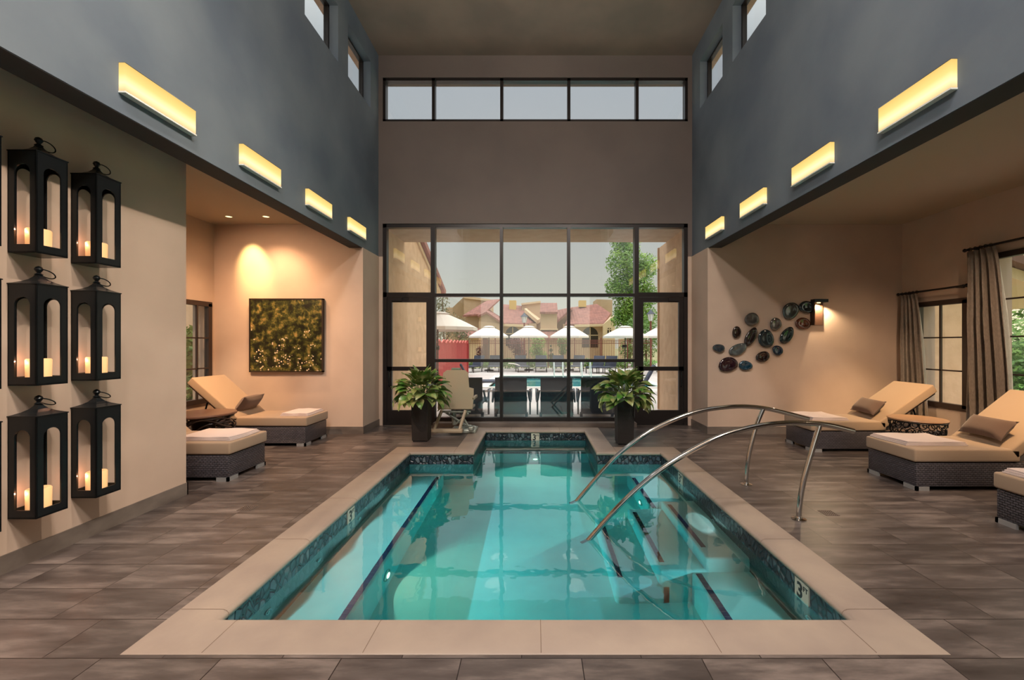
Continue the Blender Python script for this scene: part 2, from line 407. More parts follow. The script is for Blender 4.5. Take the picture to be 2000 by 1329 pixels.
# hall side walls above the aisles, with clerestory openings
def side_wall(sgn):
    b = MB(); xi, xo = sgn * NX, sgn * BX
    b.box((xi, Y0, ZB), (xo, YE + .3, 5.99)); b.box((xi, Y0, 6.87), (xo, YE + .3, ZT + .1))
    cs = [7.385 - 1.30 * k for k in range(8)]
    edges = [YE + .3]
    for c in cs: edges += [c + .475, c - .475]
    edges.append(Y0)
    for i in range(0, len(edges), 2): b.box((xi, edges[i], 5.99), (xo, edges[i + 1], 6.87))
    struct('wall_left' if sgn < 0 else 'wall_right', b, M_blue)
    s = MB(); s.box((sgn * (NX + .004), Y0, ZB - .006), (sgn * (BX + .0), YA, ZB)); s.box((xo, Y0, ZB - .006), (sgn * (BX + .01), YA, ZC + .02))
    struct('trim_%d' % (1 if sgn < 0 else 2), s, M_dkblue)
    for k, c in enumerate(cs[:4]):
        n = 10 + k + (0 if sgn < 0 else 4)
        f = MB(); X = sgn * (BX - .05)
        for (ya, yb, za, zb) in [(c - .475, c + .475, 5.99, 6.03), (c - .475, c + .475, 6.83, 6.87), (c - .475, c - .43, 5.99, 6.87), (c + .43, c + .475, 5.99, 6.87)]:
            f.box((X - .035, ya, za), (X + .035, yb, zb))
        fo = struct('window_%d' % n, f, M_frame)
        g = MB(); g.box((X - .004, c - .43, 6.03), (X + .004, c + .43, 6.83)); g.build('window_glass', M_glass, fo)
side_wall(-1); side_wall(1)

# end wall around the two glazed openings (X +-2.99)
OX = 2.99; Z1 = 3.956; Z2, Z3 = 5.96, 6.82
b = MB()
b.box((-NX, YE, Z1), (NX, YE + .3, Z2)); b.box((-NX, YE, Z3), (NX, YE + .3, ZT + .1))
for s_ in (-1, 1):
    b.box((s_ * OX, YE, Z2), (s_ * NX, YE + .3, Z3)); b.box((s_ * OX, YE, ZB), (s_ * NX, YE + .3, Z1))
struct('wall_back', b, M_brown)
# piers below the beams at the far end, and the back walls of the side aisles
b = MB(); b.box((-NX + .01, YA, 0), (XL - .3, YA + .3, ZB)); b.box((-BX, YA, ZB), (XL - .3, YA + .3, ZC + .1)); b.box((-NX + .01, YA + .3, 0), (-NX - .3, YE + .3, ZB)); b.box((-NX, YE, 0), (-OX, YE + .3, ZB))
struct('wall_back_left_aisle', b, M_beige)
b = MB(); b.box((NX - .01, YA, 0), (XR + .3, YA + .3, ZB)); b.box((BX, YA, ZB), (XR + .3, YA + .3, ZC + .1)); b.box((NX - .01, YA + .3, 0), (NX + .3, YE + .3, ZB)); b.box((NX, YE, 0), (OX, YE + .3, ZB))
struct('wall_back_right_aisle', b, M_beige)
b = MB(); b.box((-BX - .3, Y0, ZT), (BX + .3, YE + .3, ZT + .15)); struct('ceiling', b, M_ceil)
b = MB(); b.box((-BX - .01, Y0, ZC), (XL - .3, YA, ZC + .12)); struct('ceiling_left_aisle', b, M_aceil)
b = MB(); b.box((BX + .01, Y0, ZC), (XR + .3, YA, ZC + .12)); struct('ceiling_right_aisle', b, M_aceil)
# lantern wall block
b = MB(); b.box((XN, Y0, 0), (XL, YN, ZC + .02)); struct('wall_lantern', b, M_beige)

# left aisle outer wall with window, right aisle outer wall with windows
def pierced(axisX, thick, y0, y1, z1, holes):
    b = MB(); holes = sorted(holes); y = y0
    for (ya, yb, za, zb) in holes:
        b.box((axisX, y, 0), (axisX + thick, ya, z1)); b.box((axisX, ya, 0), (axisX + thick, yb, za)); b.box((axisX, ya, zb), (axisX + thick, yb, z1)); y = yb
    b.box((axisX, y, 0), (axisX + thick, y1, z1)); return b
struct('wall_left_aisle', pierced(XL, -.3, YN, YA, ZC + .1, [(6.55, 7.38, .61, 2.30)]), M_beige)
wins = [(6.36, 7.18, .61, 2.27), (4.25, 6.02, .61, 2.85), (1.0, 2.8, .61, 2.85), (-1.6, .2, .61, 2.85)]
struct('wall_right_aisle', pierced(XR, .3, Y0, YA, ZC + .1, wins), M_beige)

def lite_window(n, X, ya, yb, za, zb, hz, vy, out):
    f = MB(); t = .05
    def bar(y0, y1, z0, z1, d=.05): f.box((X, y0, z0), (X + out * d, y1, z1))
    bar(ya - .03, yb + .03, zb - t, zb + .03, .08); bar(ya - .03, yb + .03, za - .03, za + t, .08); bar(ya - .03, ya + t, za, zb, .08); bar(yb - t, yb + .03, za, zb, .08)
    for z in hz: bar(ya + t, yb - t, z - .011, z + .011, .03)
    for y in vy: bar(y - .013, y + .013, za + t, zb - t, .03)
    f.v = [p - Vector((out * .02, 0, 0)) for p in f.v]
    o = struct('window_%d' % n, f, M_frame2)
    g = MB(); g.box((X + out * .012, ya + t - .01, za + t - .01), (X + out * .018, yb - t + .01, zb - t + .01)); g.build('window_glass', M_glass, o)
lite_window(3, XL, 6.55, 7.38, .61, 2.30, (1.70, 1.18), (7.09, 6.82), -1)
lite_window(4, XR, 6.36, 7.18, .61, 2.27, (1.70, 1.18), (6.76,), 1)
lite_window(5, XR, 4.25, 6.02, .61, 2.85, (2.22, 1.70, 1.18), (5.58, 5.14, 4.70), 1)
lite_window(6, XR, 1.0, 2.8, .61, 2.85, (2.22, 1.70, 1.18), (1.45, 1.9, 2.35), 1)
lite_window(7, XR, -1.6, .2, .61, 2.85, (2.22, 1.70, 1.18), (-1.15, -.7, -.25), 1)

# baseboards
def base(name, pts):
    b = MB()
    for (x0, y0, x1, y1) in pts: b.box((x0, y0, 0), (x1, y1, .13))
    return struct(name, b, M_base)
base('baseboard_left', [(XN - .001, Y0, XN + .012, YN + .012), (XN - .6, YN - .001, XN + .012, YN + .012)])
base('baseboard_back_left', [(-NX + .01, YA - .012, XL, YA + .001), (-NX + .022, YA - .012, -NX + .009, YE)])
base('baseboard_back_right', [(NX - .01, YA - .012, XR, YA + .001), (NX - .022, YA - .012, NX - .009, YE)])
base('baseboard_right', [(XR - .012, Y0, XR + .001, YA)])
# behind the camera: a wall with a window like the far one
b = MB(); b.box((XL - .3, Y0 - .3, 0), (XR + .3, Y0, .4)); b.box((XL - .3, Y0 - .3, 3.9), (XR + .3, Y0, ZT + .15)); b.box((XL - .3, Y0 - .3, .4), (-2.6, Y0, 3.9)); b.box((2.6, Y0 - .3, .4), (XR + .3, Y0, 3.9))
struct('wall_front', b, M_brown)

# ------------------------------------------------------------------ end glazing
MX = [-2.01, -.667, .657, 1.99]; YG = YE + .02; fd = .12
f = MB()
f.box((-OX, YG, Z1 - .07), (OX, YG + fd, Z1)); f.box((-OX, YG, 0), (-OX + .07, YG + fd, Z1)); f.box((OX - .07, YG, 0), (OX, YG + fd, Z1))
for i, x in enumerate(MX):
    h = .042 if i in (0, 3) else .03
    f.box((x - h, YG - .01, 0 if i in (0, 3) else .08), (x + h, YG + fd + .01, Z1 - .06))
f.box((MX[0], YG, 2.53), (MX[3], YG + fd, 2.59)); f.box((MX[0], YG, 1.24), (MX[3], YG + fd, 1.30)); f.box((MX[0], YG, .08), (MX[3], YG + fd, .15))
f.box((-OX, YG, 2.52), (MX[0], YG + fd, 2.61)); f.box((MX[3], YG, 2.52), (OX, YG + fd, 2.61))
w1 = struct('window_1', f, M_frame)
xs = [-OX] + MX + [OX]
for i in range(5):
    zz = [(2.6, Z1 - .05)] if i in (0, 4) else [(.13, 1.26), (1.28, 2.55), (2.57, Z1 - .05)]
    for za, zb in zz:
        g = MB(); g.box((xs[i] + .02, YG + .055, za), (xs[i + 1] - .02, YG + .063, zb)); g.build('window_pane', M_glass, w1)
f = MB()
f.box((-OX, YG, Z3 - .05), (OX, YG + fd, Z3)); f.box((-OX, YG, Z2), (OX, YG + fd, Z2 + .05)); f.box((-OX, YG, Z2), (-OX + .05, YG + fd, Z3)); f.box((OX - .05, YG, Z2), (OX, YG + fd, Z3))
for x in (-2.0, -.66, .66, 2.0): f.box((x - .03, YG, Z2), (x + .03, YG + fd, Z3))
w2 = struct('window_2', f, M_frame)
xs2 = [-OX, -2.0, -.66, .66, 2.0, OX]
for i in range(5):
    g = MB(); g.box((xs2[i] + .02, YG + .055, Z2 + .03), (xs2[i + 1] - .02, YG + .063, Z3 - .03)); g.build('window_pane', M_glass, w2)
b = MB(); b.box((MX[0] + .045, 8.07, 0), (MX[3] - .045, YG + fd, .08)); struct('trim_3', b, M_base)   # tiled kerb below the glass
# the two doors
for n, (xa, xb, hx) in enumerate([(-OX + .075, MX[0] - .045, -1), (MX[3] + .045, OX - .075, 1)]):
    f = MB(); y0, y1 = YG + .02, YG + .08
    f.box((xa, y0, .012), (xb, y1, .29)); f.box((xa, y0, 2.42), (xb, y1, 2.515)); f.box((xa, y0, 1.07), (xb, y1, 1.15))
    f.box((xa, y0, .29), (xa + .09, y1, 2.42)); f.box((xb - .09, y0, .29), (xb, y1, 2.42))
    d = struct('door_%d' % (n + 1), f, M_frame)
    for za, zb in ((.28, 1.08), (1.14, 2.43)):
        g = MB(); g.box((xa + .08, y0 + .028, za), (xb - .08, y0 + .034, zb)); g.build('door_pane', M_glass, d)
    hxp = xa + .05 if hx < 0 else xb - .05
    h = MB(); h.tube([(hxp, y0, 1.08), (hxp, y0 - .05, 1.06), (hxp, y0 - .05, .78), (hxp, y0, .76)], .011, 8); h.build('door_handle', M_black, d)
    c = MB(); cx = xa + .1 if hx < 0 else xb - .3
    c.box((cx, y0 - .05, 2.44), (cx + .2, y0, 2.5)); c.build('door_closer', M_frame, d)
    b = MB(); b.box((xa - .03, YG - .04, 0), (xb + .03, YG + .14, .012)); struct('trim_%d' % (4 + n), b, M_chrome)

# ================================================================== indoor pool
WZ = -.18; FZ = -1.12; BZ = -.63      # water level, basin floor, bench level
ix, iy0, iy1, jx, jy1 = 1.84, 2.46, 6.22, .90, 7.76
inner = [(-ix, iy0), (ix, iy0), (ix, iy1), (jx, iy1), (jx, jy1), (-jx, jy1), (-jx, iy1), (-ix, iy1)]   # counter-clockwise
def nrm(poly):                     # outward mitre direction for each corner of an axis-aligned loop
    out = []
    for i in range(len(poly)):
        a = Vector(poly[i - 1]); p_ = Vector(poly[i]); c = Vector(poly[(i + 1) % len(poly)])
        d1 = (p_ - a).normalized(); d2 = (c - p_).normalized()
        out.append((d1.y + d2.y, -d1.x - d2.x))
    return out
def sweep(poly, prof):
    n_ = nrm(poly); b = MB(); vs = []; k = len(prof)
    for (x, y), (nx_, ny_) in zip(poly, n_):
        for d, z in prof: vs.append((x + nx_ * d, y + ny_ * d, z))
    fs = []
    for i in range(len(poly)):
        j = (i + 1) % len(poly)
        for q in range(k): fs.append((i * k + q, j * k + q, j * k + (q + 1) % k, i * k + (q + 1) % k))
    b.add(vs, fs, True); return b
zt = .006
cprof = [(.295, zt - .004), (.29, zt), (.05, zt), (.032, zt - .002), (.015, zt - .009), (.004, zt - .02), (0, zt - .034), (.004, zt - .048), (.014, zt - .058), (.03, zt - .062), (.14, zt - .062), (.14, -.02), (.295, -.02)]
o = struct('trim_6', sweep([(x + (-.03 if x < 0 else .03) * 0, y) for x, y in inner], cprof), M_cop); 
# joints between the coping stones
jm = MB()
def joint(x, y, along):            # cut across the coping; along: unit vector pointing outwards from the water
    a = Vector((along[0], along[1])); s_ = Vector((-a.y, a.x)) * .002
    pts = [(d, z + .0012) for d, z in cprof[1:9]]
    loop1 = [(x + a.x * (d - .0012) + s_.x, y + a.y * (d - .0012) + s_.y, z) for d, z in pts]
    loop2 = [(x + a.x * (d - .0012) - s_.x, y + a.y * (d - .0012) - s_.y, z) for d, z in pts]
    jm.add(loop1 + loop2, [(i, i + 1, len(pts) + i + 1, len(pts) + i) for i in range(len(pts) - 1)])
for y in (2.53, 3.44, 4.35, 5.26, 6.12):
    joint(-ix, y, (-1, 0)); joint(ix, y, (1, 0))
for x in (-1.72, -.89, .03, .96, 1.76): joint(x, iy0, (0, -1))
for x in (-1.2, 1.2): joint(x, iy1, (0, 1))
for x in (-.45, .45): joint(x, jy1, (0, 1))
for y in (6.9,): joint(-jx, y, (-1, 0)); joint(jx, y, (1, 0))
struct('trim_7', jm, M_joint)
# pebble tile band at the waterline
band = [(x, y) for x, y in inner]
struct('trim_8', sweep(band, [(.03, -.05), (.02, -.05), (.02, -.205), (.03, -.205)]), M_peb)

# plaster basin with benches and steps
EB = 1.36
b = MB()
def wallseg(x0, y0, x1, y1, z0, z1): b.add([(x0, y0, z0), (x1, y1, z0), (x1, y1, z1), (x0, y0, z1)], [(0, 1, 2, 3)])
wi = [(x + nx_ * .022, y + ny_ * .022) for (x, y), (nx_, ny_) in zip(inner, nrm(inner))]
for i in range(len(wi)):
    a, c = wi[i], wi[(i + 1) % len(wi)]; wallseg(a[0], a[1], c[0], c[1], FZ, -.07)
X_, y0_, y1_, J_, j1_ = ix + .022, iy0 - .022, iy1 + .022, jx + .022, jy1 + .022
b.box((-X_, y0_, FZ - .05), (X_, y1_, FZ)); b.box((-J_, y1_, FZ - .05), (J_, j1_, FZ))
struct('pool_basin', b, M_plas)
def soft(name, parts, r=.035):
    q = MB()
    for a, c in parts: q.rbox(a, c, r, 3)
    return struct(name, q, M_plas)
e_ = .05
soft('pool_bench', [((-X_ - e_, y0_ - e_, FZ - e_), (-EB, y1_ + e_, BZ)), ((EB, y0_ - e_, FZ - e_), (X_ + e_, 3.68, BZ)), ((EB, 4.98, FZ - e_), (X_ + e_, y1_ + e_, BZ)),
                    ((-J_ - e_, 7.29, FZ - e_), (J_ + e_, j1_ + e_, BZ))])
SY0, SY1 = 3.66, 4.98
soft('pool_steps', [((1.48, SY0, FZ - e_), (X_ + e_, SY1, -.38)), ((1.08, SY0 + .0, FZ - e_), (1.60, SY1 - .02, -.60)), ((.70, SY0, FZ - e_), (1.2, SY1 - .02, -.84))])
def strip(a, c, z):
    q = MB(); (x0, y0), (x1, y1) = a, c; L_ = max(abs(x1 - x0), abs(y1 - y0)); n = max(1, int(L_ / .052))
    for i in range(n):
        t0, t1 = i / n, (i + .93) / n
        if abs(y1 - y0) > abs(x1 - x0): q.box((x0, y0 + (y1 - y0) * t0, z), (x1, y0 + (y1 - y0) * t1, z + .004))
        else: q.box((x0 + (x1 - x0) * t0, y0, z), (x0 + (x1 - x0) * t1, y1, z + .004))
    return q
for n, (a, c, z) in enumerate([((-1.435, 2.5), (-1.385, 6.08), BZ), ((1.385, 2.5), (1.435, 3.64), BZ), ((1.385, 5.0), (1.435, 6.05), BZ),
                               ((1.52, 3.86), (1.565, 4.86), -.38), ((1.12, 3.80), (1.165, 4.86), -.60), ((.74, 3.78), (.785, 4.84), -.84), ((-.88, 7.32), (.88, 7.37), BZ)]):
    struct('trim_%d' % (20 + n), strip(a, c, z), M_strip)
# water body
q = MB()
wl = [(x + nx_ * .021, y + ny_ * .021) for (x, y), (nx_, ny_) in zip(inner, nrm(inner))]
q.add([(x, y, WZ) for x, y in wl] + [(x, y, FZ - .02) for x, y in wl],
      [tuple(range(8)), tuple(range(8, 16))[::-1]] + [(i, (i + 1) % 8, 8 + (i + 1) % 8, 8 + i) for i in range(8)])
tag(q.build('pool_water', M_water), 'clear turquoise water filling the indoor pool', 'water', kind='stuff')

# underwater lamps
def pool_lamp(loc, d, label, energy):
    t = thing('underwater_light', label, 'pool light', loc, group=None); d = Vector(d)
    ax = 'x' if abs(d.x) > .5 else 'y'; s_ = d.x if ax == 'x' else d.y
    h = MB().lathe([(.075, 0), (.075, s_ * .012), (.055, s_ * .016)], seg=24, axis=ax); h.build('lamp_rim', M_chrome, t)
    h = MB().lathe([(.04, s_ * .0165), (.033, s_ * .022), (.015, s_ * .025)], seg=20, axis=ax); h.build('lamp_lens', M_lens, t)
    l = light('SPOT', 'underwater_lamp', (0, 0, 0), energy, (1, .96, .66), .0, spot=135, blend=.8)
    l.parent = t; l.location = d * .05; l.rotation_euler = (d + Vector((0, 0, -.22))).to_track_quat('-Z', 'Y').to_euler()
pool_lamp((-EB, 3.85, -.90), (1, 0, 0), 'round light glowing underwater on the left bench face', 140)
pool_lamp((0, 7.29, -.92), (0, -1, 0), 'round light glowing underwater at the far narrow end of the pool', 110)
pool_lamp((EB, 5.42, -.90), (-1, 0, 0), 'round light glowing underwater on the right, beyond the steps', 130)
# water jets on the side walls
jet = None
for n, (x, y, lab) in enumerate([(-ix - .02, 2.93, 'small white pool jet on left wall, nearest the camera'), (-ix - .02, 3.62, 'small white pool jet on left wall, second from the camera'),
                             (-ix - .02, 4.45, 'small white pool jet on left wall, just beyond the 3 marker'), (-ix - .02, 5.3, 'small white pool jet on left wall, farthest from the camera'),
                             (ix + .02, 2.86, 'small white pool jet on right wall, below the near 3 FT marker'), (ix + .02, 5.75, 'small white pool jet on right wall, near the far corner'),
                             (ix + .02, 4.4, 'small white pool jet on right wall, behind the upper step')]):
    s_ = 1 if x < 0 else -1
    t = thing('pool_jet', lab, 'pool jet', (x, y, -.36), group='wall jets')
    MB().ring((s_ * .004, 0, 0), .026, .005, (1, 0, 0), 20, 6).build('jet_ring', M_white, t)
    MB().lathe([(.012, 0), (.012, s_ * .01), (.005, s_ * .012)], axis='x', seg=12).build('nozzle', M_chrome, t)
    light('SPOT', 'bench_fill_lamp', (s_ * .03, 0, 0), 34, (.84, .98, 1), 0, spot=172, blend=.6, parent=t, aim=None).rotation_euler = (Vector((s_, 0, -.02))).to_track_quat('-Z', 'Y').to_euler()  # lamp added at each jet to brighten the benches

# depth markers
M_mark = mat('marker_tile', srgb(206, 200, 184), .4); M_ink = mat('black_lettering', srgb(22, 22, 26), .5)
def text_mesh(name, body, size, parent, loc, rot):
    cu = bpy.data.curves.new(name, 'FONT'); cu.body = body; cu.size = size; cu.extrude = .0008; cu.offset = size * .022
    cu.align_x = 'CENTER'; cu.align_y = 'CENTER'
    tmp = bpy.data.objects.new('tmp', cu); COL.objects.link(tmp); dg = bpy.context.evaluated_depsgraph_get(); dg.update()
    me = bpy.data.meshes.new_from_object(tmp.evaluated_get(dg)); bpy.data.objects.remove(tmp)
    me.materials.clear(); me.materials.append(M_ink)
    o = bpy.data.objects.new(name, me); COL.objects.link(o); o.parent = parent; o.location = loc; o.rotation_euler = rot
    return o
def marker(loc, rz, label):
    t = thing('depth_marker', label, 'depth marker', loc, rz, group='pool depth markers')   # faces local -Y
    MB().box((-.075, -.006, -.072), (.075, .012, .072)).build('tile', M_mark, t)
    text_mesh('numeral', '3', .145, t, (-.018, -.0068, -.004), (R(90), 0, 0))
    text_mesh('unit_lettering', 'FT', .048, t, (.043, -.0068, .03), (R(90), 0, 0))
marker((ix + .016, 2.93, -.125), R(-90), 'depth tile reading 3 FT on the near right waterline')
marker((ix + .016, 5.38, -.125), R(-90), 'depth tile reading 3 FT on the right waterline, behind the handrails')
marker((-ix - .016, 4.24, -.125), R(90), 'depth tile reading 3 FT on the left waterline')
marker((0, jy1 + .016, -.125), 0, 'depth tile reading 3 FT at the centre of the far waterline')

# ------------------------------------------------------------------ pool handrails
def at_px(pts, Y):   # crop pixels -> plane at depth Y
    return [P(1080 + x / 3.125, 760 + y / 3.125, Y) for x, y in pts]
def smooth(pts, n=8):
    out = []; L_ = len(pts)
    for i in range(L_ - 1):
        p0, p1, p2, p3 = pts[max(i - 1, 0)], pts[i], pts[i + 1], pts[min(i + 2, L_ - 1)]
        for k in range(n):
            t = k / n
            out.append(.5 * ((2 * p1) + (p2 - p0) * t + (2 * p0 - 5 * p1 + 4 * p2 - p3) * t * t + (3 * p1 - p0 - 3 * p2 + p3) * t ** 3))
    out.append(pts[-1]); return out
def handrail(Y, rail, post, label):
    rp = at_px(rail, Y); first = rp[0]; dirn = (rp[0] - rp[1]).normalized()
    under = [first + dirn * .16, first + dirn * .30 + Vector((0, 0, -.05)), Vector((first.x + dirn.x * .36, first.y, -.86))]
    path = smooth([first + dirn * .12] + rp); pp = at_px(post, Y)
    base_ = Vector((pp[0].x, Y, 0))
    t = thing('pool_handrail', label, 'handrail', base_)
    MB().tube([p - base_ for p in path], .024, 14).build('rail', M_chrome, t)
    MB().tube([p - base_ for p in smooth([Vector((pp[0].x, Y, 0))] + pp[1:])], .023, 14).build('post', M_chrome, t)
    MB().lathe([(.062, .0), (.062, .008), (.03, .016), (.026, .03)], seg=28).build('base_flange', M_chrome, t)
handrail(3.84, [(230, 910), (400, 720), (560, 570), (700, 465), (850, 375), (1000, 300), (1150, 250), (1300, 220), (1450, 208), (1600, 212), (1700, 225), (1835, 258)],
         [(1500, 790), (1506, 700), (1530, 560), (1580, 380), (1628, 222)], 'curved steel pool handrail nearer the camera')
handrail(4.79, [(150, 680), (300, 505), (400, 400), (500, 320), (600, 255), (700, 205), (800, 165), (900, 135), (1000, 118), (1150, 107), (1300, 120), (1450, 155), (1560, 185)],
         [(1180, 590), (1184, 500), (1197, 400), (1240, 230), (1283, 122)], 'curved steel pool handrail farther from the camera')
# floor drains
M_grate = mat('drain_grate', srgb(120, 106, 98), .5, metal=.3)
for (x, y, lab) in [(2.77, 3.98, 'small square floor drain right of the pool, beyond the near handrail post'), (-2.8, 4.1, 'small square floor drain left of the pool')]:
    t = thing('floor_drain', lab, 'drain', (x, y, 0))
    q = MB()
    for i in range(7): q.box((-.06 + i * .02 - .005, -.06, .0), (-.06 + i * .02 + .005, .06, .003)); q.box((-.06, -.06 + i * .02 - .005, .0), (.06, -.06 + i * .02 + .005, .003))
    q.build('grate', M_grate, t)

# ------------------------------------------------------------------ upper wall sconces
def sconce(sgn, y, label):
    t = thing('wall_sconce', label, 'wall light', (sgn * NX, y, 3.565), group='slim glowing sconces on the left wall' if sgn < 0 else 'slim glowing sconces on the right wall')
    s_ = -sgn
    MB().box((s_ * .0, -.325, -.1), (s_ * .045, .325, .108)).build('diffuser', M_diff, t)
    MB().box((s_ * .0, -.328, -.112), (s_ * .052, .328, -.1)).build('bottom_lip', M_white, t)
    MB().box((s_ * .0, -.328, .108), (s_ * .047, .328, .112)).build('top_edge', M_chrome, t)
names = ['first (nearest the camera)', 'second from the camera', 'third from the camera', 'fourth (nearest the far window)']
for k in range(0, 4):
    yy = 3.43 + 1.26 * k
    lab = names[k]
    sconce(-1, yy, 'slim glowing rectangular sconce on the left blue wall, ' + lab)
    sconce(1, yy - .04, 'slim glowing rectangular sconce on the right blue wall, ' + lab)
# recessed ceiling downlights
def downlight(x, y, z, label):
    t = thing('downlight', label, 'ceiling light', (x, y, z), group='recessed ceiling downlights')
    MB().ring((0, 0, -.001), .052, .006, seg=24, ts=6).build('trim_ring', M_white, t)
    MB().lathe([(.046, -.002), (.02, -.001)], seg=20).build('lamp', M_dl, t)
downlight(-5.1, 7.01, ZC, 'glowing recessed downlight in the left aisle ceiling, left one of the pair')
downlight(-4.48, 7.01, ZC, 'glowing recessed downlight in the left aisle ceiling, right one of the pair')

for (x, y, lab) in [(5.3, 4.4, 'right aisle ceiling, nearest the middle lounger'), (5.1, 4.25, 'right aisle ceiling, beside the one nearest the middle lounger'), (4.9, 3.6, 'right aisle ceiling, above the foot of the nearest lounger'),
                    (4.6, 3.4, 'right aisle ceiling, closest to the beam'), (5.0, 1.4, 'right aisle ceiling, level with the camera'), (-4.7, 5.2, 'left aisle ceiling, behind the lantern wall')]:
    downlight(x, y, ZC, 'added unseen downlight in the ' + lab)  # housings added to go with the unseen aisle spots
for (x, y, lab) in [(-1.5, -1.2, 'rear left'), (1.5, -1.2, 'rear right'), (-1.5, .9, 'front left'), (1.5, .9, 'front right'), (2.1, 1.35, 'right side, front'), (2.1, 3.0, 'right side, nearest the pool'), (2.1, -.8, 'right side, rear')]:
    downlight(x, y, ZT, 'added unseen downlight in the high hall ceiling, ' + lab)  # housings added to match the unseen hall lamps
for sx in (-1, 1):  # unseen cups and brackets added to carry the fill uplights
    for y in (-1.9, -.2):
        t = thing('added_uplight', 'added unseen bracket uplight on the %s hall wall behind the camera, %s one' % ('left' if sx < 0 else 'right', 'rear' if y < -1 else 'front'), 'wall light', (sx * 2.6, y, 4.3))
        MB().lathe([(.05, -.12), (.09, -.03), (.085, -.03), (.045, -.11)], seg=20).build('cup', M_black, t)
        MB().tube([(0, 0, -.11), (sx * .47, 0, -.11)], .012, 8).build('bracket', M_black, t)

# ================================================================== lanterns on the left wall
def make_lantern(label):
    t = thing('wall_lantern', label, 'lantern', (0, 0, 0), group='black iron lanterns on the left wall')
    H, W, m_, zb, zt_ = .72, .10, .045, .06, .625   # half width W
    q = MB(); th = .009
    def panel(map_):
        def bx(u0, u1, z0, z1):
            vs = [map_(u, d, z) for z in (z0, z1) for d in (0, th) for u in (u0, u1)]
            q.add(vs, [(0, 1, 3, 2), (4, 6, 7, 5), (0, 4, 5, 1), (2, 3, 7, 6), (0, 2, 6, 4), (1, 5, 7, 3)])
        bx(-W, -W + m_, 0, H); bx(W - m_, W, 0, H); bx(-W + m_, W - m_, 0, zb)
        r = W - m_; n = 12; zc = zt_ - r
        top = [(-r, H), (r, H)]
        for d in (0, th):
            vs = [map_(r * math.cos(PI - PI * k / n), d, zc + r * math.sin(PI * k / n)) for k in range(n + 1)] + [map_(-r + 2 * r * k / n, d, H) for k in range(n + 1)]
            q.add(vs, [(k, k + 1, n + 2 + k, n + 1 + k) for k in range(n)])
        vs = [map_(r * math.cos(PI - PI * k / n), d, zc + r * math.sin(PI * k / n)) for d in (0, th) for k in range(n + 1)]
        q.add(vs, [(k, k + 1, n + 2 + k, n + 1 + k) for k in range(n)])
    panel(lambda u, d, z: (u, -W + d, z)); panel(lambda u, d, z: (u, W - d, z))
    panel(lambda u, d, z: (W - d, u, z)); panel(lambda u, d, z: (-W + d, u, z))
    q.build('frame', M_black, t)
    MB().box((-W, -W, -.0), (W, W, .012)).build('base_plate', M_black, t)
    q = MB(); pr = [(.104, .715), (.104, .722), (.085, .729), (.058, .742), (.034, .760), (.018, .782), (.016, .790)]
    vs = []; fs = []
    for r, z in pr: vs += [(-r, -r, z), (r, -r, z), (r, r, z), (-r, r, z)]
    for i in range(len(pr) - 1):
        for k in range(4): fs.append((i * 4 + k, i * 4 + (k + 1) % 4, (i + 1) * 4 + (k + 1) % 4, (i + 1) * 4 + k))
    fs.append((3, 2, 1, 0)); e = (len(pr) - 1) * 4; fs.append((e, e + 1, e + 2, e + 3)); q.add(vs, fs)
    q.build('roof', M_black, t)
    MB().lathe([(.016, .788), (.024, .797), (.010, .81), (.017, .82), (.024, .834), (.018, .850), (.004, .858)], seg=16).build('finial', M_black, t)
    MB().ring((.012, .040, .806), .046, .004, (-.1, .75, 1), 28, 6).build('ring_handle', M_black, t)
    cn = MB().lathe([(.064, .012), (.066, .18), (.060, .188), (.045, .182), (.004, .175)], seg=20).build('candle', M_candle, t)
    return t
lan0 = None; k = 0
rowz = [.37, 1.305, 2.24]; rown = ['bottom row', 'middle row', 'top row']
cols = [(2.56, 'column cut off by the left photo edge'), (3.052, 'first fully visible column of the left wall'), (3.455, 'column nearest the left aisle')]
for ci, (cyy, cn_) in enumerate(cols):
    yb = [2.66, 3.052, 3.455][ci]
    for ri in range(3):
        lab = 'black iron lantern, %s, %s' % (rown[ri], cn_)
        loc = (XN + .1035, yb, rowz[ri] + (.0 if ci != 2 else 0))
        if lan0 is None: lan0 = make_lantern(lab); lan0.location = loc; t = lan0
        else: t = dup(lan0, loc=loc, label=lab)
        light('POINT', 'candle_glow', (loc[0] - .035, loc[1] - .082, loc[2] + .17), .42, (1, .46, .27), 0)

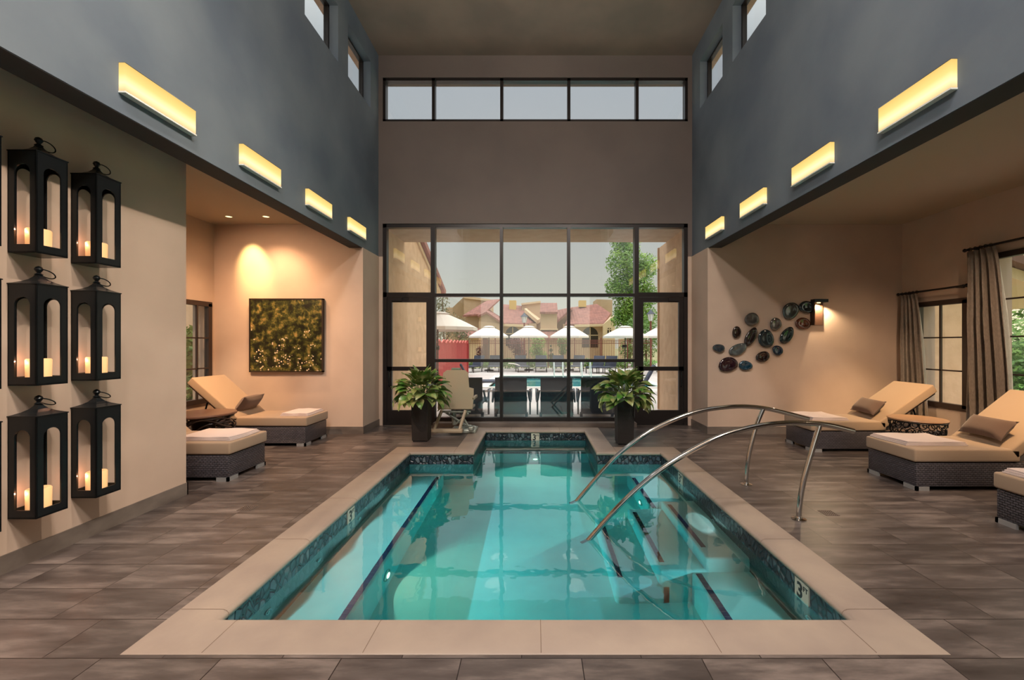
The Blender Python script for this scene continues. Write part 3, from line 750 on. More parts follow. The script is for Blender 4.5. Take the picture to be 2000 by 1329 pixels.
# ================================================================== loungers
def make_lounger(angle, label, loc, rz, pillow_skew=0, towel=(.3, 0), mirror=False, seat=1.06):
    """foot end at local x=0, head towards +x, width along local y (0..W)"""
    t = thing('sun_lounger', label, 'sun lounger', loc, rz, group='tan cushioned wicker loungers')
    W = .69
    MB().rbox((.015, .01, .045), (2.0, W - .01, .305), .012, 2).build('wicker_base', M_wick, t)
    MB().box((.03, .03, .30), (1.97, W - .03, .312)).build('deck_board', M_pil, t)
    for (x, y) in ((0, 0), (0, W), (2.0, 0), (2.0, W)):
        q = MB(); sx = 1 if x == 0 else -1; sy = 1 if y == 0 else -1
        q.box((x + sx * .01, y + sy * .005, 0), (x + sx * .15, y + sy * .03, .045)); q.box((x + sx * .01, y + sy * .005, 0), (x + sx * .035, y + sy * .17, .045))
        q.build('foot', mat('brushed_aluminium', (.42, .42, .42, 1), .35, metal=.5), t)
    c = MB().rbox((-.01, 0, .312), (seat + .02, W, .455), .022, 4); c.build('seat_cushion', M_cush, t)
    a = R(angle); M_ = Matrix.Translation((seat - .02, 0, .335)) @ Matrix.Rotation(-a, 4, 'Y')
    MB().rbox((.0, 0, .0), (.98, W, .13), .022, 4, M_).build('backrest_cushion', M_cush, t)
    q = MB(); bm_ = MB().box((.02, .04, -.03), (.95, W - .04, -.002)); bm_.xf(M_); bm_.build('backrest_frame', M_pil, t)
    top = M_ @ Vector((.62, 0, -.02))
    for y in (.12, W - .12): MB().tube([(top.x, y, top.z), (top.x + .12, y, .31)], .012, 8).build('support_strut', M_black, t)
    return t, M_
def make_pillow(loc, rot, label):
    L_, H_, T_ = .52, .27, .075
    q = MB(); n = 14; m_ = 10
    def f(sg):
        def g(u, v):
            a = 2 * u - 1; b = 2 * v - 1
            pinch = 1 - .10 * (1 - abs(a)) ** 1 * 0
            bul = (max(0, 1 - a ** 4) * max(0, 1 - b ** 4)) ** .6
            ex = 1 + .05 * (abs(a) * abs(b)) ** 3
            return (a * L_ / 2 * ex * (1 - .05 * (1 - b * b)) , sg * T_ * bul, b * H_ / 2 * ex * (1 - .09 * (1 - a * a)) )
        return g
    q.grid(f(1), n, m_); q.grid(f(-1), n, m_)
    o = q.build('lumbar_pillow', M_pil); o.location = loc; o.rotation_euler = rot
    tag(o, label, 'pillow', 'brown pillows on the loungers'); return o
def make_towel(x0, x1, y0, y1, z, label, seed):
    rnd = random.Random(seed); ph = rnd.random() * 6
    q = MB()
    for k in range(3):
        ins = .012 * k
        def g(u, v, k=k, ins=ins):
            x = x0 + ins + (x1 - x0 - 2 * ins) * u + .012 * math.sin(5 * v + ph); y = y0 + ins * .3 + (y1 - y0 - ins) * v + .01 * math.sin(4 * u + ph)
            zz = z + .003 + k * .013 + .0035 * (1 + math.sin(9 * u + 3 * v + ph)) * (k * .5)
            return (x, y, zz)
        q.grid(g, 14, 10, thick=(0, 0, .0125))
    o = q.build('folded_towel', M_towel); tag(o, label, 'towel', 'folded towels on the loungers'); return o

# (position of the foot end corner, which way the head points)
def place(side, xf, y0, angle, nm, seat=1.06, pil=None, tow=None, pilr=0):
    # head points away from the pool. left side: rotate 180 so local +x -> -x ; y -> -y
    if side > 0: t, M_ = make_lounger(angle, nm, (xf, y0, 0), 0, seat=seat)
    else: t, M_ = make_lounger(angle, nm, (xf, y0 + .69, 0), PI, seat=seat)
    return t
place(-1, -3.57, 6.56, 41.5, 'wicker lounger with tan cushion under the foliage picture, left aisle far end', seat=1.15)
place(-1, -3.55, 4.88, 40, 'wicker lounger with tan cushion in the left aisle, partly behind the lantern wall')
place(1, 4.08, 6.21, 35, 'wicker lounger with tan cushion at the back of the right aisle by the far window', seat=1.08)
place(1, 4.13, 4.57, 38, 'wicker lounger with tan cushion in the middle of the right aisle', seat=1.12)
place(1, 4.12, 3.10, 38, 'wicker lounger at the right edge of the photo, only its foot end showing')
# pillows lean against the backrests
def lean_pillow(side, xf, seat, yc, angle, label, skew=0):
    a = R(angle); s_ = Vector((side * math.cos(a), 0, math.sin(a))); n_ = Vector((-side * math.sin(a), 0, math.cos(a)))
    b_ = R(angle + 12); s2 = Vector((side * math.cos(b_), 0, math.sin(b_))); n2 = Vector((-side * math.sin(b_), 0, math.cos(b_)))
    B = Vector((xf + side * (seat - .02), yc, .335)) + n_ * .13
    c = B + s_ * .20 + n_ * .095
    M_ = Matrix.Rotation(R(skew), 3, 'Z') @ Matrix(((0, n2.x, s2.x), (1, n2.y, s2.y), (0, n2.z, s2.z)))
    o = make_pillow(c, M_.to_euler(), label); return o
lean_pillow(-1, -3.57, 1.15, 6.93, 41.5, 'brown pillow on the lounger under the foliage picture', 3)
lean_pillow(1, 4.08, 1.08, 6.56, 35, 'brown pillow on the far right lounger', -6)
lean_pillow(1, 4.13, 1.12, 4.90, 38, 'brown pillow on the middle right lounger', -6)
make_towel(-4.05, -3.60, 6.66, 7.20, .455, 'pale folded towel on the foot of the lounger under the picture', 1)
make_towel(-4.25, -3.58, 4.96, 5.50, .455, 'pale folded towel on the lounger beside the lantern wall', 2)
make_towel(4.12, 4.66, 6.28, 6.86, .455, 'pale folded towel on the far right lounger', 3)
make_towel(4.15, 4.83, 4.72, 5.22, .455, 'pale folded towel on the middle right lounger', 4)
make_towel(4.14, 4.75, 3.25, 3.75, .455, 'pale folded towel on the lounger at the right edge of the photo', 5)

# ------------------------------------------------------------------ side tables
t = thing('rattan_side_table', 'dark round side table with looping rattan strands, left aisle', 'side table', (-4.74, 6.02, 0))
M_rat = mat('dark_rattan', srgb(40, 28, 24), .28, coat=.4)
MB().lathe([(.0, .575), (.37, .575), (.395, .585), (.40, .60), (.39, .615), (.37, .618), (.0, .60)], seg=40).build('table_top', mat('dark_table_top', srgb(96, 70, 58), .3), t)
for k in range(11):
    rnd = random.Random(k + 40); ph = rnd.random() * 6.28; amp = .09 + .05 * rnd.random(); zc = .12 + .42 * (k + .5) / 11; r0 = .33 + .05 * rnd.random()
    pts = [Vector(((r0 + .02 * math.sin(3 * a_ + ph)) * math.cos(a_), (r0 + .02 * math.sin(3 * a_ + ph)) * math.sin(a_), min(.56, max(.02, zc + amp * math.sin(2 * a_ + ph) + .02 * math.sin(5 * a_))))) for a_ in [2 * PI * j / 40 for j in range(41)]]
    MB().tube(pts, .013, 7, cap=False).build('rattan_strand', M_rat, t)
MB().lathe([(.16, 0), (.17, .02), (.12, .3), (.17, .575)], seg=20).build('inner_core', M_rat, t)

t = thing('pierced_side_table', 'round dark metal side table pierced with circles, right aisle', 'side table', (5.22, 5.76, 0))
MB().lathe([(0, .56), (.315, .56), (.325, .572), (.32, .584), (0, .58)], seg=40).build('table_top', mat('tan_table_top', srgb(150, 118, 92), .35), t)
q = MB(); rnd = random.Random(5)
for row in range(6):
    z = .06 + row * .094
    for j in range(20):
        a_ = 2 * PI * (j + .5 * (row % 2)) / 20 + rnd.uniform(-.05, .05); rr = rnd.uniform(.028, .044); rad = .305 - .07 * (1 - z / .56)
        q.ring((rad * math.cos(a_), rad * math.sin(a_), z), rr, .006, (math.cos(a_), math.sin(a_), 0), 14, 5)
q.build('pierced_drum', M_black, t)
q = MB(); q.ring((0, 0, .55), .308, .008, seg=40, ts=6); q.ring((0, 0, .012), .24, .01, seg=40, ts=6); q.build('rim_band', M_black, t)

# ------------------------------------------------------------------ foliage picture
def picture_mat():
    m = mat('foliage_photograph', rough=.35); N, L, b = nodes_of(m)
    t = N.new('ShaderNodeTexCoord'); s = N.new('ShaderNodeSeparateXYZ'); L.new(t.outputs['Object'], s.inputs[0])
    n1 = N.new('ShaderNodeTexNoise'); n1.inputs['Scale'].default_value = 9; n1.inputs['Detail'].default_value = 9; n1.inputs['Roughness'].default_value = .66; n1.inputs['Distortion'].default_value = .15
    L.new(t.outputs['Object'], n1.inputs['Vector'])
    cr = N.new('ShaderNodeValToRGB'); e = cr.color_ramp.elements
    e[0].position = .36; e[0].color = srgb(16, 14, 6); e[1].position = .78; e[1].color = srgb(190, 150, 80)
    for p_, c in ((.44, (28, 30, 12)), (.51, (56, 60, 24)), (.57, (96, 92, 42)), (.64, (146, 122, 70))): a = e.new(p_); a.color = srgb(*c)
    L.new(n1.outputs[0], cr.inputs[0])
    v = N.new('ShaderNodeTexVoronoi'); v.inputs['Scale'].default_value = 27; L.new(t.outputs['Object'], v.inputs['Vector'])
    n2 = N.new('ShaderNodeTexNoise'); n2.inputs['Scale'].default_value = 4.2; n2.inputs['Detail'].default_value = 1; L.new(t.outputs['Object'], n2.inputs['Vector'])
    # white blossoms: round cells, in clusters, mostly in the lower part of the picture
    lo = N.new('ShaderNodeMapRange'); lo.inputs[1].default_value = .12; lo.inputs[2].default_value = -.5; lo.inputs[3].default_value = -.16; lo.inputs[4].default_value = .12; L.new(s.outputs[2], lo.inputs[0])
    ad = N.new('ShaderNodeMath'); ad.operation = 'ADD'; L.new(n2.outputs[0], ad.inputs[0]); L.new(lo.outputs[0], ad.inputs[1])
    g = N.new('ShaderNodeMath'); g.operation = 'GREATER_THAN'; g.inputs[1].default_value = .535; L.new(ad.outputs[0], g.inputs[0])
    d = N.new('ShaderNodeMapRange'); d.inputs[1].default_value = .42; d.inputs[2].default_value = .30; L.new(v.outputs[0], d.inputs[0])
    k = N.new('ShaderNodeMath'); k.operation = 'MULTIPLY'; L.new(g.outputs[0], k.inputs[0]); L.new(d.outputs[0], k.inputs[1])
    sc = N.new('ShaderNodeSeparateColor'); L.new(v.outputs['Color'], sc.inputs[0])
    g2 = N.new('ShaderNodeMath'); g2.operation = 'GREATER_THAN'; g2.inputs[1].default_value = .45; L.new(sc.outputs[0], g2.inputs[0])
    k2 = N.new('ShaderNodeMath'); k2.operation = 'MULTIPLY'; L.new(k.outputs[0], k2.inputs[0]); L.new(g2.outputs[0], k2.inputs[1])
    mx = N.new('ShaderNodeMix'); mx.data_type = 'RGBA'; L.new(k2.outputs[0], mx.inputs[0]); L.new(cr.outputs[0], mx.inputs[6]); mx.inputs[7].default_value = srgb(228, 206, 176)
    L.new(mx.outputs[2], b.inputs['Base Color']); return m
t = thing('foliage_picture', 'square framed picture of dark green foliage and white blossoms', 'picture', (-4.39, YA - .035, 1.75))
q = MB(); h = .65
for a, c in (((-h, -.03, -h), (h, .03, -h + .022)), ((-h, -.03, h - .022), (h, .03, h)), ((-h, -.03, -h), (-h + .022, .03, h)), ((h - .022, -.03, -h), (h, .03, h))): q.box(a, c)
q.build('frame', mat('dark_picture_frame', srgb(46, 34, 26), .4), t)
MB().box((-h + .02, -.02, -h + .02), (h - .02, .02, h - .02)).build('print', picture_mat(), t)

# ------------------------------------------------------------------ glass stones and the little wall lamp on the right back wall
stones = [(610, 400, 70, 58, 0, (112, 108, 104), 'grey, upper left of the group'), (830, 445, 52, 62, 0, (116, 112, 108), 'grey, upper middle of the group'),
          (970, 322, 74, 82, 25, (84, 96, 96), 'iridescent grey green, second from the top right'), (1118, 288, 68, 60, 15, (26, 52, 64), 'dark teal, topmost, beside the wall lamp'),
          (1085, 440, 68, 58, 10, (120, 66, 44), 'copper brown, below the wall lamp'), (468, 520, 42, 54, 15, (58, 40, 32), 'small dark brown, left side'),
          (598, 565, 48, 92, 28, (58, 44, 42), 'long dark brown, tilted right'), (742, 580, 70, 88, -8, (44, 66, 74), 'large dark teal, middle of the group'),
          (935, 550, 50, 92, 32, (30, 52, 56), 'long dark teal, tilted right'), (303, 668, 55, 38, 0, (70, 84, 96), 'small blue grey, farthest left'),
          (480, 680, 88, 50, -28, (112, 122, 124), 'long silver grey, tilted down right'), (850, 690, 50, 46, 25, (38, 62, 88), 'small blue, right of the lowest brown one'),
          (712, 748, 64, 50, -25, (44, 24, 26), 'dark maroon, lower middle'), (390, 820, 86, 70, -12, (62, 30, 44), 'large plum, lower left'),
          (552, 830, 62, 46, 15, (28, 84, 110), 'bright blue, lowest of the group')]
for i, (cx, cy_, rx_, ry_, ang, col, lab) in enumerate(stones):
    c = P(1340 + cx / 4.762, 540 + cy_ / 4.762, YA - .03); sx = rx_ / 4.762 * YA / F; sy = ry_ / 4.762 * YA / F
    t = thing('glass_stone', 'glossy glass stone on the right back wall: ' + lab, 'wall ornament', (c.x, YA, c.z), group='glossy glass stones on the right back wall')
    rnd = random.Random(i); a = R(ang); ph = rnd.random() * 6
    q = MB(); seg = 28; prof = [(.55, -.018), (.88, -.022), (.98, -.030), (1.0, -.040), (.95, -.052), (.84, -.060), (.66, -.060), (.4, -.054), (.12, -.050)]
    vs = []; fs = []
    for r, yy in prof:
        for k in range(seg):
            th_ = 2 * PI * k / seg; wob = 1 + .05 * math.sin(2 * th_ + ph) + .03 * math.sin(3 * th_ + ph * 2)
            u = r * sx * wob * math.cos(th_); v_ = r * sy * wob * math.sin(th_)
            vs.append((u * math.cos(a) + v_ * math.sin(a), yy, -u * math.sin(a) + v_ * math.cos(a)))
    for j in range(len(prof) - 1):
        for k in range(seg): fs.append((j * seg + k, j * seg + (k + 1) % seg, (j + 1) * seg + (k + 1) % seg, (j + 1) * seg + k))
    fs.append(tuple(range(seg))); fs.append(tuple((len(prof) - 1) * seg + k for k in range(seg))); q.add(vs, fs, True)
    base_c = srgb(*col); base_c = tuple(c_ * .38 for c_ in base_c[:3]) + (1,); lite = tuple(min(1, c_ * 2.2 + .008) for c_ in base_c[:3]) + (1,)
    q.build('glass_plate', mat('glass_stone_%s' % '_'.join(map(str, col)), base_c, .08, noise=(14, lite, .6), coat=1, metal=.25), t)
    MB().lathe([(.012, 0), (.012, -.02)], axis='y', seg=10).build('standoff', M_chrome, t)
t = thing('wall_lamp', 'dark box wall lamp shining down, right of the glass stones', 'wall light', (5.0, YA, 1.93))
MB().box((-.115, -.115, .40), (.125, -.0, .455)).build('top_cap', M_black, t)
q = MB(); q.box((-.115, -.02, 0), (.09, -.0, .40)); q.box((-.115, -.10, 0), (-.100, 0, .40)); q.build('back_plate', mat('bronze_lamp_plate', srgb(92, 66, 52), .4, metal=.4), t)
MB().lathe([(.03, .396), (.03, .388), (.01, .386)], c=(-.01, -.06, 0), seg=16).build('lamp', M_dl, t)
light('SPOT', 'wall_lamp_bulb', (4.99, YA - .075, 2.30), 85, (1, .74, .46), .02, aim=(5.0, YA - .05, 0), spot=150, blend=.5)

# ------------------------------------------------------------------ curtains and rods
def curtain_mat():
    m = mat('taupe_curtain', srgb(132, 119, 108), .45, noise=(60, srgb(108, 95, 85), .7), stretch=(1, 1, .35), bump=.3, bscale=200, sheen=.5)
    return m
M_cur = curtain_mat()
def curtain(name, label, X, ya, yb_top, yb_bot, zt_, zb, folds, amp=.045):
    def g(u, v):
        # v 0 top .. 1 bottom
        s_ = v ** .6; yb = yb_top + (yb_bot - yb_top) * min(1, s_ * 1.1)
        y = ya + (yb - ya) * u
        a = amp * (.45 + .55 * min(1, v * 3))
        ph = 2 * PI * folds * (u + .02 * math.sin(4 * v + 3 * u))
        x = X + a * math.sin(ph) + .3 * a * math.sin(2.3 * ph + 1 + 2 * v)
        return (x, y + .3 * a * math.cos(ph), zt_ + (zb - zt_) * v)
    q = MB().grid(g, folds * 14, 24)
    o = q.build(name, M_cur); tag(o, label, 'curtain')
    md = o.modifiers.new('cloth_thickness', 'SOLIDIFY'); md.thickness = .004
    return o
curtain('window_curtain', 'taupe pleated curtain beside the far right window', 6.41, 7.40, 7.08, 6.86, 2.44, .04, 5, .04)
curtain('window_curtain', 'taupe pleated curtain beside the larger, nearer right window', 6.37, 6.22, 5.82, 5.58, 2.955, .04, 5, .06)
def rod(label, X, ya, yb, z):
    t = thing('curtain_rod', label, 'curtain rod', (X, ya, z)); L_ = ya - yb
    MB().tube([(0, 0, 0), (0, -L_, 0)], .016, 12).build('rod', M_rod, t)
    MB().lathe([(.004, .07), (.022, .055), (.028, .04), (.02, .02), (.012, .01), (.02, 0), (.02, -.02)], axis='y', seg=16).build('finial', M_rod, t)
    MB().lathe([(.004, -L_ - .07), (.022, -L_ - .055), (.028, -L_ - .04), (.02, -L_ - .02), (.012, -L_ - .01), (.02, -L_), (.02, -L_ + .02)], axis='y', seg=16).build('finial', M_rod, t)
    for yy in (-.10, -L_ + .10):
        MB().box((-.012, yy - .012, -.02), (XR - X, yy + .012, .004)).build('bracket', M_rod, t)
    for k in range(5): MB().ring((0, -.04 - k * .07, 0), .024, .004, (0, 1, 0), 16, 6).build('curtain_ring', M_rod, t)
rod('short dark curtain rod over the far right window', 6.41, 7.40, 6.30, 2.47)
rod('long dark curtain rod over the nearer right window', 6.38, 6.22, 3.9, 2.985)

# ------------------------------------------------------------------ planters with big-leaved plants
M_leaf = mat('variegated_leaf', srgb(62, 124, 40), .34, noise=(8, srgb(178, 168, 116), .75), coat=.25)
def planter(loc, lab_pot, lab_plant, seed, cyc):
    t = thing('planter', lab_pot, 'planter', loc)
    q = MB(); b0, b1, hh = .125, .137, .70
    vs = []
    for r, z in ((b0, .02), (b1, hh), (b1 - .02, hh), (b1 - .02, hh - .05)): vs += [(-r, -r, z), (r, -r, z), (r, r, z), (-r, r, z)]
    fs = [(3, 2, 1, 0), (12, 13, 14, 15)]
    for i in range(3):
        for k in range(4): fs.append((i * 4 + k, i * 4 + (k + 1) % 4, (i + 1) * 4 + (k + 1) % 4, (i + 1) * 4 + k))
    q.add(vs, fs); q.build('wicker_pot', M_wickb, t)
    MB().box((-.115, -.115, 0), (.115, .115, .022)).build('plinth', M_black, t)
    MB().box((-.116, -.116, .64), (.116, .116, .652)).build('soil', mat('soil', srgb(40, 30, 24), .95), t)
    p = thing('leafy_plant', lab_plant, 'plant', (loc[0], loc[1], .655))
    rnd = random.Random(seed); q = MB(); st = MB()
    for k in range(120):
        az = k * 2.39996 + rnd.uniform(-.3, .3); lev = (k + .5) / 120           # 0 outer/low .. 1 inner/top
        el = R(-5 + 85 * lev ** 1.1 + rnd.uniform(-10, 10))
        stem = .10 + .16 * (1 - abs(lev - .4)) * rnd.uniform(.8, 1.15)
        d = Vector((math.cos(az) * math.cos(el), math.sin(az) * math.cos(el), math.sin(el)))
        base_ = Vector((math.cos(az), math.sin(az), 0)) * .05 + Vector((0, 0, .03 + .18 * lev * rnd.uniform(.6, 1)))
        root = base_ + d * stem
        side = d.cross(Vector((0, 0, 1)));
        side = side.normalized() if side.length > .05 else Vector((1, 0, 0))
        side = (Matrix.Rotation(rnd.uniform(-.6, .6), 3, d) @ side)
        up = side.cross(d).normalized(); Ln = rnd.uniform(.21, .28); Wd = Ln * rnd.uniform(.25, .33)
        droop = rnd.uniform(.7, 1.7) * (1.15 - lev * .6); nn = 7; vs = []
        pts = []
        for i in range(nn + 1):
            s_ = i / nn; ang = -droop * s_
            pts.append((root if i == 0 else pts[-1]) + (d * math.cos(ang) + up * math.sin(ang)) * (Ln / nn if i else 0))
        for i in range(nn + 1):
            s_ = i / nn; ww = Wd * (math.sin(PI * min(1, s_ * 1.02) ** .75)) ** .9 if 0 < i < nn else .002
            ang = -droop * s_; nup = (up * math.cos(ang) - d * math.sin(ang))
            wv = .10 * Wd * math.sin(6 * s_ + k)
            vs += [pts[i] - side * ww + nup * (ww * .28 + wv), pts[i] - side * ww * .5 + nup * ww * .06, pts[i], pts[i] + side * ww * .5 + nup * ww * .06, pts[i] + side * ww + nup * (ww * .28 - wv)]
        q.add(vs, [(i * 5 + j, i * 5 + j + 1, (i + 1) * 5 + j + 1, (i + 1) * 5 + j) for i in range(nn) for j in range(4)], True)
        if k % 2 == 0: st.tube([(base_.x * .3, base_.y * .3, .0), base_, root], .005, 5)
    q.build('foliage', M_leaf, p); st.build('stems', mat('plant_stem', srgb(96, 120, 60), .5), p)
planter((-1.885, 6.99, 0), 'tall tapered brown planter left of the pool end', 'big-leaved green plant in the left planter', 3, 0)
planter((1.43, 6.78, 0), 'tall tapered brown planter right of the pool end', 'big-leaved green plant in the right planter', 11, 0)

# ------------------------------------------------------------------ pool lift chair
M_lift = mat('tan_plastic', srgb(176, 158, 132), .45)
M_liftg = mat('pale_grey_metal', srgb(168, 174, 164), .3, metal=.5)
t = thing('pool_lift', 'tan pool lift chair behind the left planter', 'pool lift', (-1.40, 7.62, 0))
q = MB(); Yb = -.12
out_ = [(-.34, .44), (.28, .44), (.30, .62), (.30, .80), (.22, .82), (.20, 1.08), (.15, 1.13), (-.18, 1.13), (-.24, 1.08), (-.27, .82), (-.33, .80)]
q.prism([(x * 1.0, Yb, z) for x, z in out_], (0, .04, 0)); q.build('seat_back', M_lift, t)
MB().rbox((-.30, Yb + .03, .42), (.27, .32, .47), .015, 3).build('seat', M_lift, t)
for sx in (-.33, .27): MB().rbox((sx, Yb, .60), (sx + .05, .28, .65), .012, 2).build('armrest', M_lift, t)
for xa_, xb_ in ((-.26, -.36), (.16, .08)): MB().tube([(xa_, -.14, .42), (xb_, -.30, .10)], .028, 8).build('leg_rest_arm', M_lift, t)
MB().rbox((-.42, -.36, .055), (.14, -.26, .125), .02, 3).build('foot_rest', M_lift, t)
q = MB(); q.tube([(-.30, -.04, .38), (.24, -.04, .38)], .022, 10); q.tube([(-.25, .0, .38), (.1, .1, .12), (.30, .16, .06)], .02, 8); q.tube([(.2, -.1, .36), (-.04, .02, .14)], .018, 8)
q.tube([(-.1, .1, .40), (-.08, .12, .12)], .045, 12); q.tube([(.02, .05, .36), (.2, -.05, .12)], .018, 8); q.build('lifting_linkage', M_liftg, t)
MB().rbox((-.12, -.12, .0), (.34, .24, .07), .02, 3).build('base_plate', M_liftg, t)
MB().rbox((.22, -.22, .07), (.31, -.06, .14), .02, 3).build('motor_housing', M_liftg, t)
MB().rbox((-.1, Yb + .02, 1.12), (.06, Yb + .08, 1.17), .01, 2).build('head_clip', mat('green_grey_plastic', srgb(112, 128, 108), .5), t)

# ================================================================== OUTDOORS
M_soff = mat('exterior_soffit_stucco', srgb(206, 178, 148), .9, noise=(5, srgb(192, 162, 132), .7), bump=.5, bscale=14)
M_eave = mat('eave_boards', srgb(196, 160, 140), .8)
M_roof = None
def roof_mat():
    m = mat('clay_roof_tile', srgb(166, 112, 98), .85, noise=(2.5, srgb(138, 92, 82), .9), detail=8); N, L, b = nodes_of(m)
    t = N.new('ShaderNodeTexCoord'); wv = N.new('ShaderNodeTexWave'); wv.inputs['Scale'].default_value = 1.1; wv.bands_direction = 'X'
    L.new(t.outputs['Object'], wv.inputs['Vector']); bp = N.new('ShaderNodeBump'); bp.inputs['Strength'].default_value = .5; bp.inputs['Distance'].default_value = .05
    L.new(wv.outputs['Fac'], bp.inputs['Height']); L.new(bp.outputs[0], b.inputs['Normal']); return m
M_roof = roof_mat()
M_hwall = mat('house_stucco', srgb(208, 178, 148), .9, noise=(.7, srgb(196, 166, 136), .7))
M_htrim = mat('cream_trim', srgb(226, 198, 162), .8)
M_hdark = mat('dark_window_glass', srgb(58, 50, 44), .2)
M_canvas = mat('cream_canvas', srgb(232, 222, 212), .85)
M_pole = mat('dark_pole', srgb(54, 44, 42), .5)
M_rust = mat('rust_red_ironwork', srgb(128, 66, 56), .6)
M_red = mat('red_painted_boards', srgb(184, 74, 72), .65, noise=(3, srgb(164, 56, 58), .8), stretch=(6, 6, .6))
M_sling = mat('slate_sling_fabric', srgb(66, 70, 88), .7)
M_navy = mat('dark_navy_resin_weave', srgb(36, 44, 58), .5)
M_bark = mat('tree_bark', srgb(112, 86, 66), .9, bump=.6, bscale=12)
M_lv = mat('tree_leaf', srgb(96, 140, 56), .6, noise=(1.3, srgb(160, 190, 84), .9))
M_lvd = mat('shrub_leaf', srgb(70, 112, 48), .6, noise=(1.6, srgb(128, 160, 70), .9))
M_lvp = mat('purple_shrub_leaf', srgb(112, 52, 56), .6, noise=(2, srgb(84, 60, 52), .9))
M_lvs = mat('sparse_grey_leaf', srgb(96, 100, 72), .6, noise=(2, srgb(140, 130, 96), .9))
M_grass = mat('lawn_grass', srgb(112, 160, 62), .9, noise=(3, srgb(90, 140, 50), .9))

# portal outside the end glazing, eaves above the clerestory
PY0, PY1 = YE + .3, 9.74
b = MB(); b.box((-3.9, PY0, 3.95), (3.9, PY1, 4.35)); struct('trim_9', b, M_soff)
b = MB(); b.box((-3.03, PY0, 0), (-3.9, PY1, 3.95)); struct('wall_portal_left', b, M_stucco)
b = MB(); b.box((3.03, PY0, 0), (3.9, 10.30, 3.95)); struct('wall_portal_right', b, M_stucco)
b = MB(); b.box((3.00, 10.30, 0), (3.9, 10.36, 3.95)); struct('trim_10', b, mat('tan_corner_trim', srgb(196, 160, 126), .8))
for n, (x0, y0, x1, y1) in enumerate([(-3.48, Y0 - .6, -BX - .0, YE + .9), (BX, Y0 - .6, 3.48, YE + .9), (-BX, YE + .3, BX, YE + .42)]):
    b = MB(); b.box((x0, y0, 7.0), (x1, y1, 7.12)); struct('trim_%d' % (11 + n), b, M_eave)
# wing wall on the left with its sloping eave, reaching towards the pool
q = MB(); q.prism([(-3.04, 9.74, 0), (-3.04, 12.0, 0), (-3.04, 12.0, 3.72), (-3.04, 9.74, 4.62)], (-.6, 0, 0)); struct('wall_wing_left', q, M_stucco)
q = MB(); q.prism([(-3.00, 9.74, 4.62), (-3.00, 13.4, 3.16), (-3.00, 13.4, 3.28), (-3.00, 9.74, 4.74)], (-.9, 0, 0)); struct('trim_14', q, M_htrim)
q = MB(); q.prism([(-2.90, 9.74, 4.76), (-2.90, 13.7, 3.18), (-2.90, 13.7, 3.34), (-2.90, 9.74, 4.92)], (-1.2, 0, 0)); struct('trim_15', q, M_roof)

# deck, with the opening for the outdoor pool
px0, px1, py0, py1 = -1.75, 4.6, 15.6, 20.9
b = MB()
for (x0, y0, x1, y1) in [(-12, YE + .3, 12, py0), (-12, py0, px0, py1), (px1, py0, 12, py1), (-12, py1, 12, 28.2)]: b.box((x0, y0, -.12), (x1, y1, -.015))
struct('pool_deck', b, M_deck)
b = MB(); b.box((px0 - .3, py0 - .3, -.014), (px1 + .3, py0, .02)); b.box((px0 - .3, py1, -.014), (px1 + .3, py1 + .3, .02)); b.box((px0 - .3, py0, -.014), (px0, py1, .02)); b.box((px1, py0, -.014), (px1 + .3, py1, .02))
struct('trim_16', b, mat('white_coping', srgb(232, 226, 214), .7))
b = MB()
for a, c in (((px0, py0, -1.4), (px1, py1, -1.3)), ((px0 - .05, py0, -1.4), (px0, py1, -.02)), ((px1, py0, -1.4), (px1 + .05, py1, -.02)), ((px0, py0 - .05, -1.4), (px1, py0, -.02)), ((px0, py1, -1.4), (px1, py1 + .05, -.02))): b.box(a, c)
struct('outdoor_pool_basin', b, mat('aqua_plaster', srgb(120, 214, 214), .6))
b = MB(); b.box((px0, py1 - .012, -.13), (px1, py1, -.03)); struct('trim_17', b, M_peb)
q = MB(); q.add([(px0, py0, -.12), (px1, py0, -.12), (px1, py1, -.12), (px0, py1, -.12)], [(0, 1, 2, 3)])
tag(q.build('outdoor_pool_water', glass_mat('outdoor_water', (.80, .97, .97, 1), .05)), 'turquoise water of the outdoor pool beyond the deck chairs', 'water', kind='stuff')
b = MB(); b.box((-90, 28.2, -.4), (90, 150, -.1)); b.box((-90, -30, -.4), (-12, 28.2, -.1)); b.box((12, -30, -.4), (90, 28.2, -.1)); b.box((-12, 28.2, -.4), (12, 28.3, -.02))
struct('ground_outside', b, mat('dry_ground', srgb(176, 160, 124), .95, noise=(.5, srgb(128, 136, 84), .9)))
b = MB(); b.box((10.2, -12, -.1), (60, 40, -.03)); struct('lawn_right', b, M_grass); b = MB(); b.box((XR + .3, -12, -.1), (10.2, 40, -.031)); struct('path_right', b, M_deck)
b = MB(); b.box((-12, -6, -.1), (XL - .3, YE + .3, -.03)); b.box((XL - .3, YA + .3, -.1), (-3.9, YE + .4, -.03)); struct('planting_bed_left', b, mat('bark_mulch', srgb(92, 70, 56), .95))

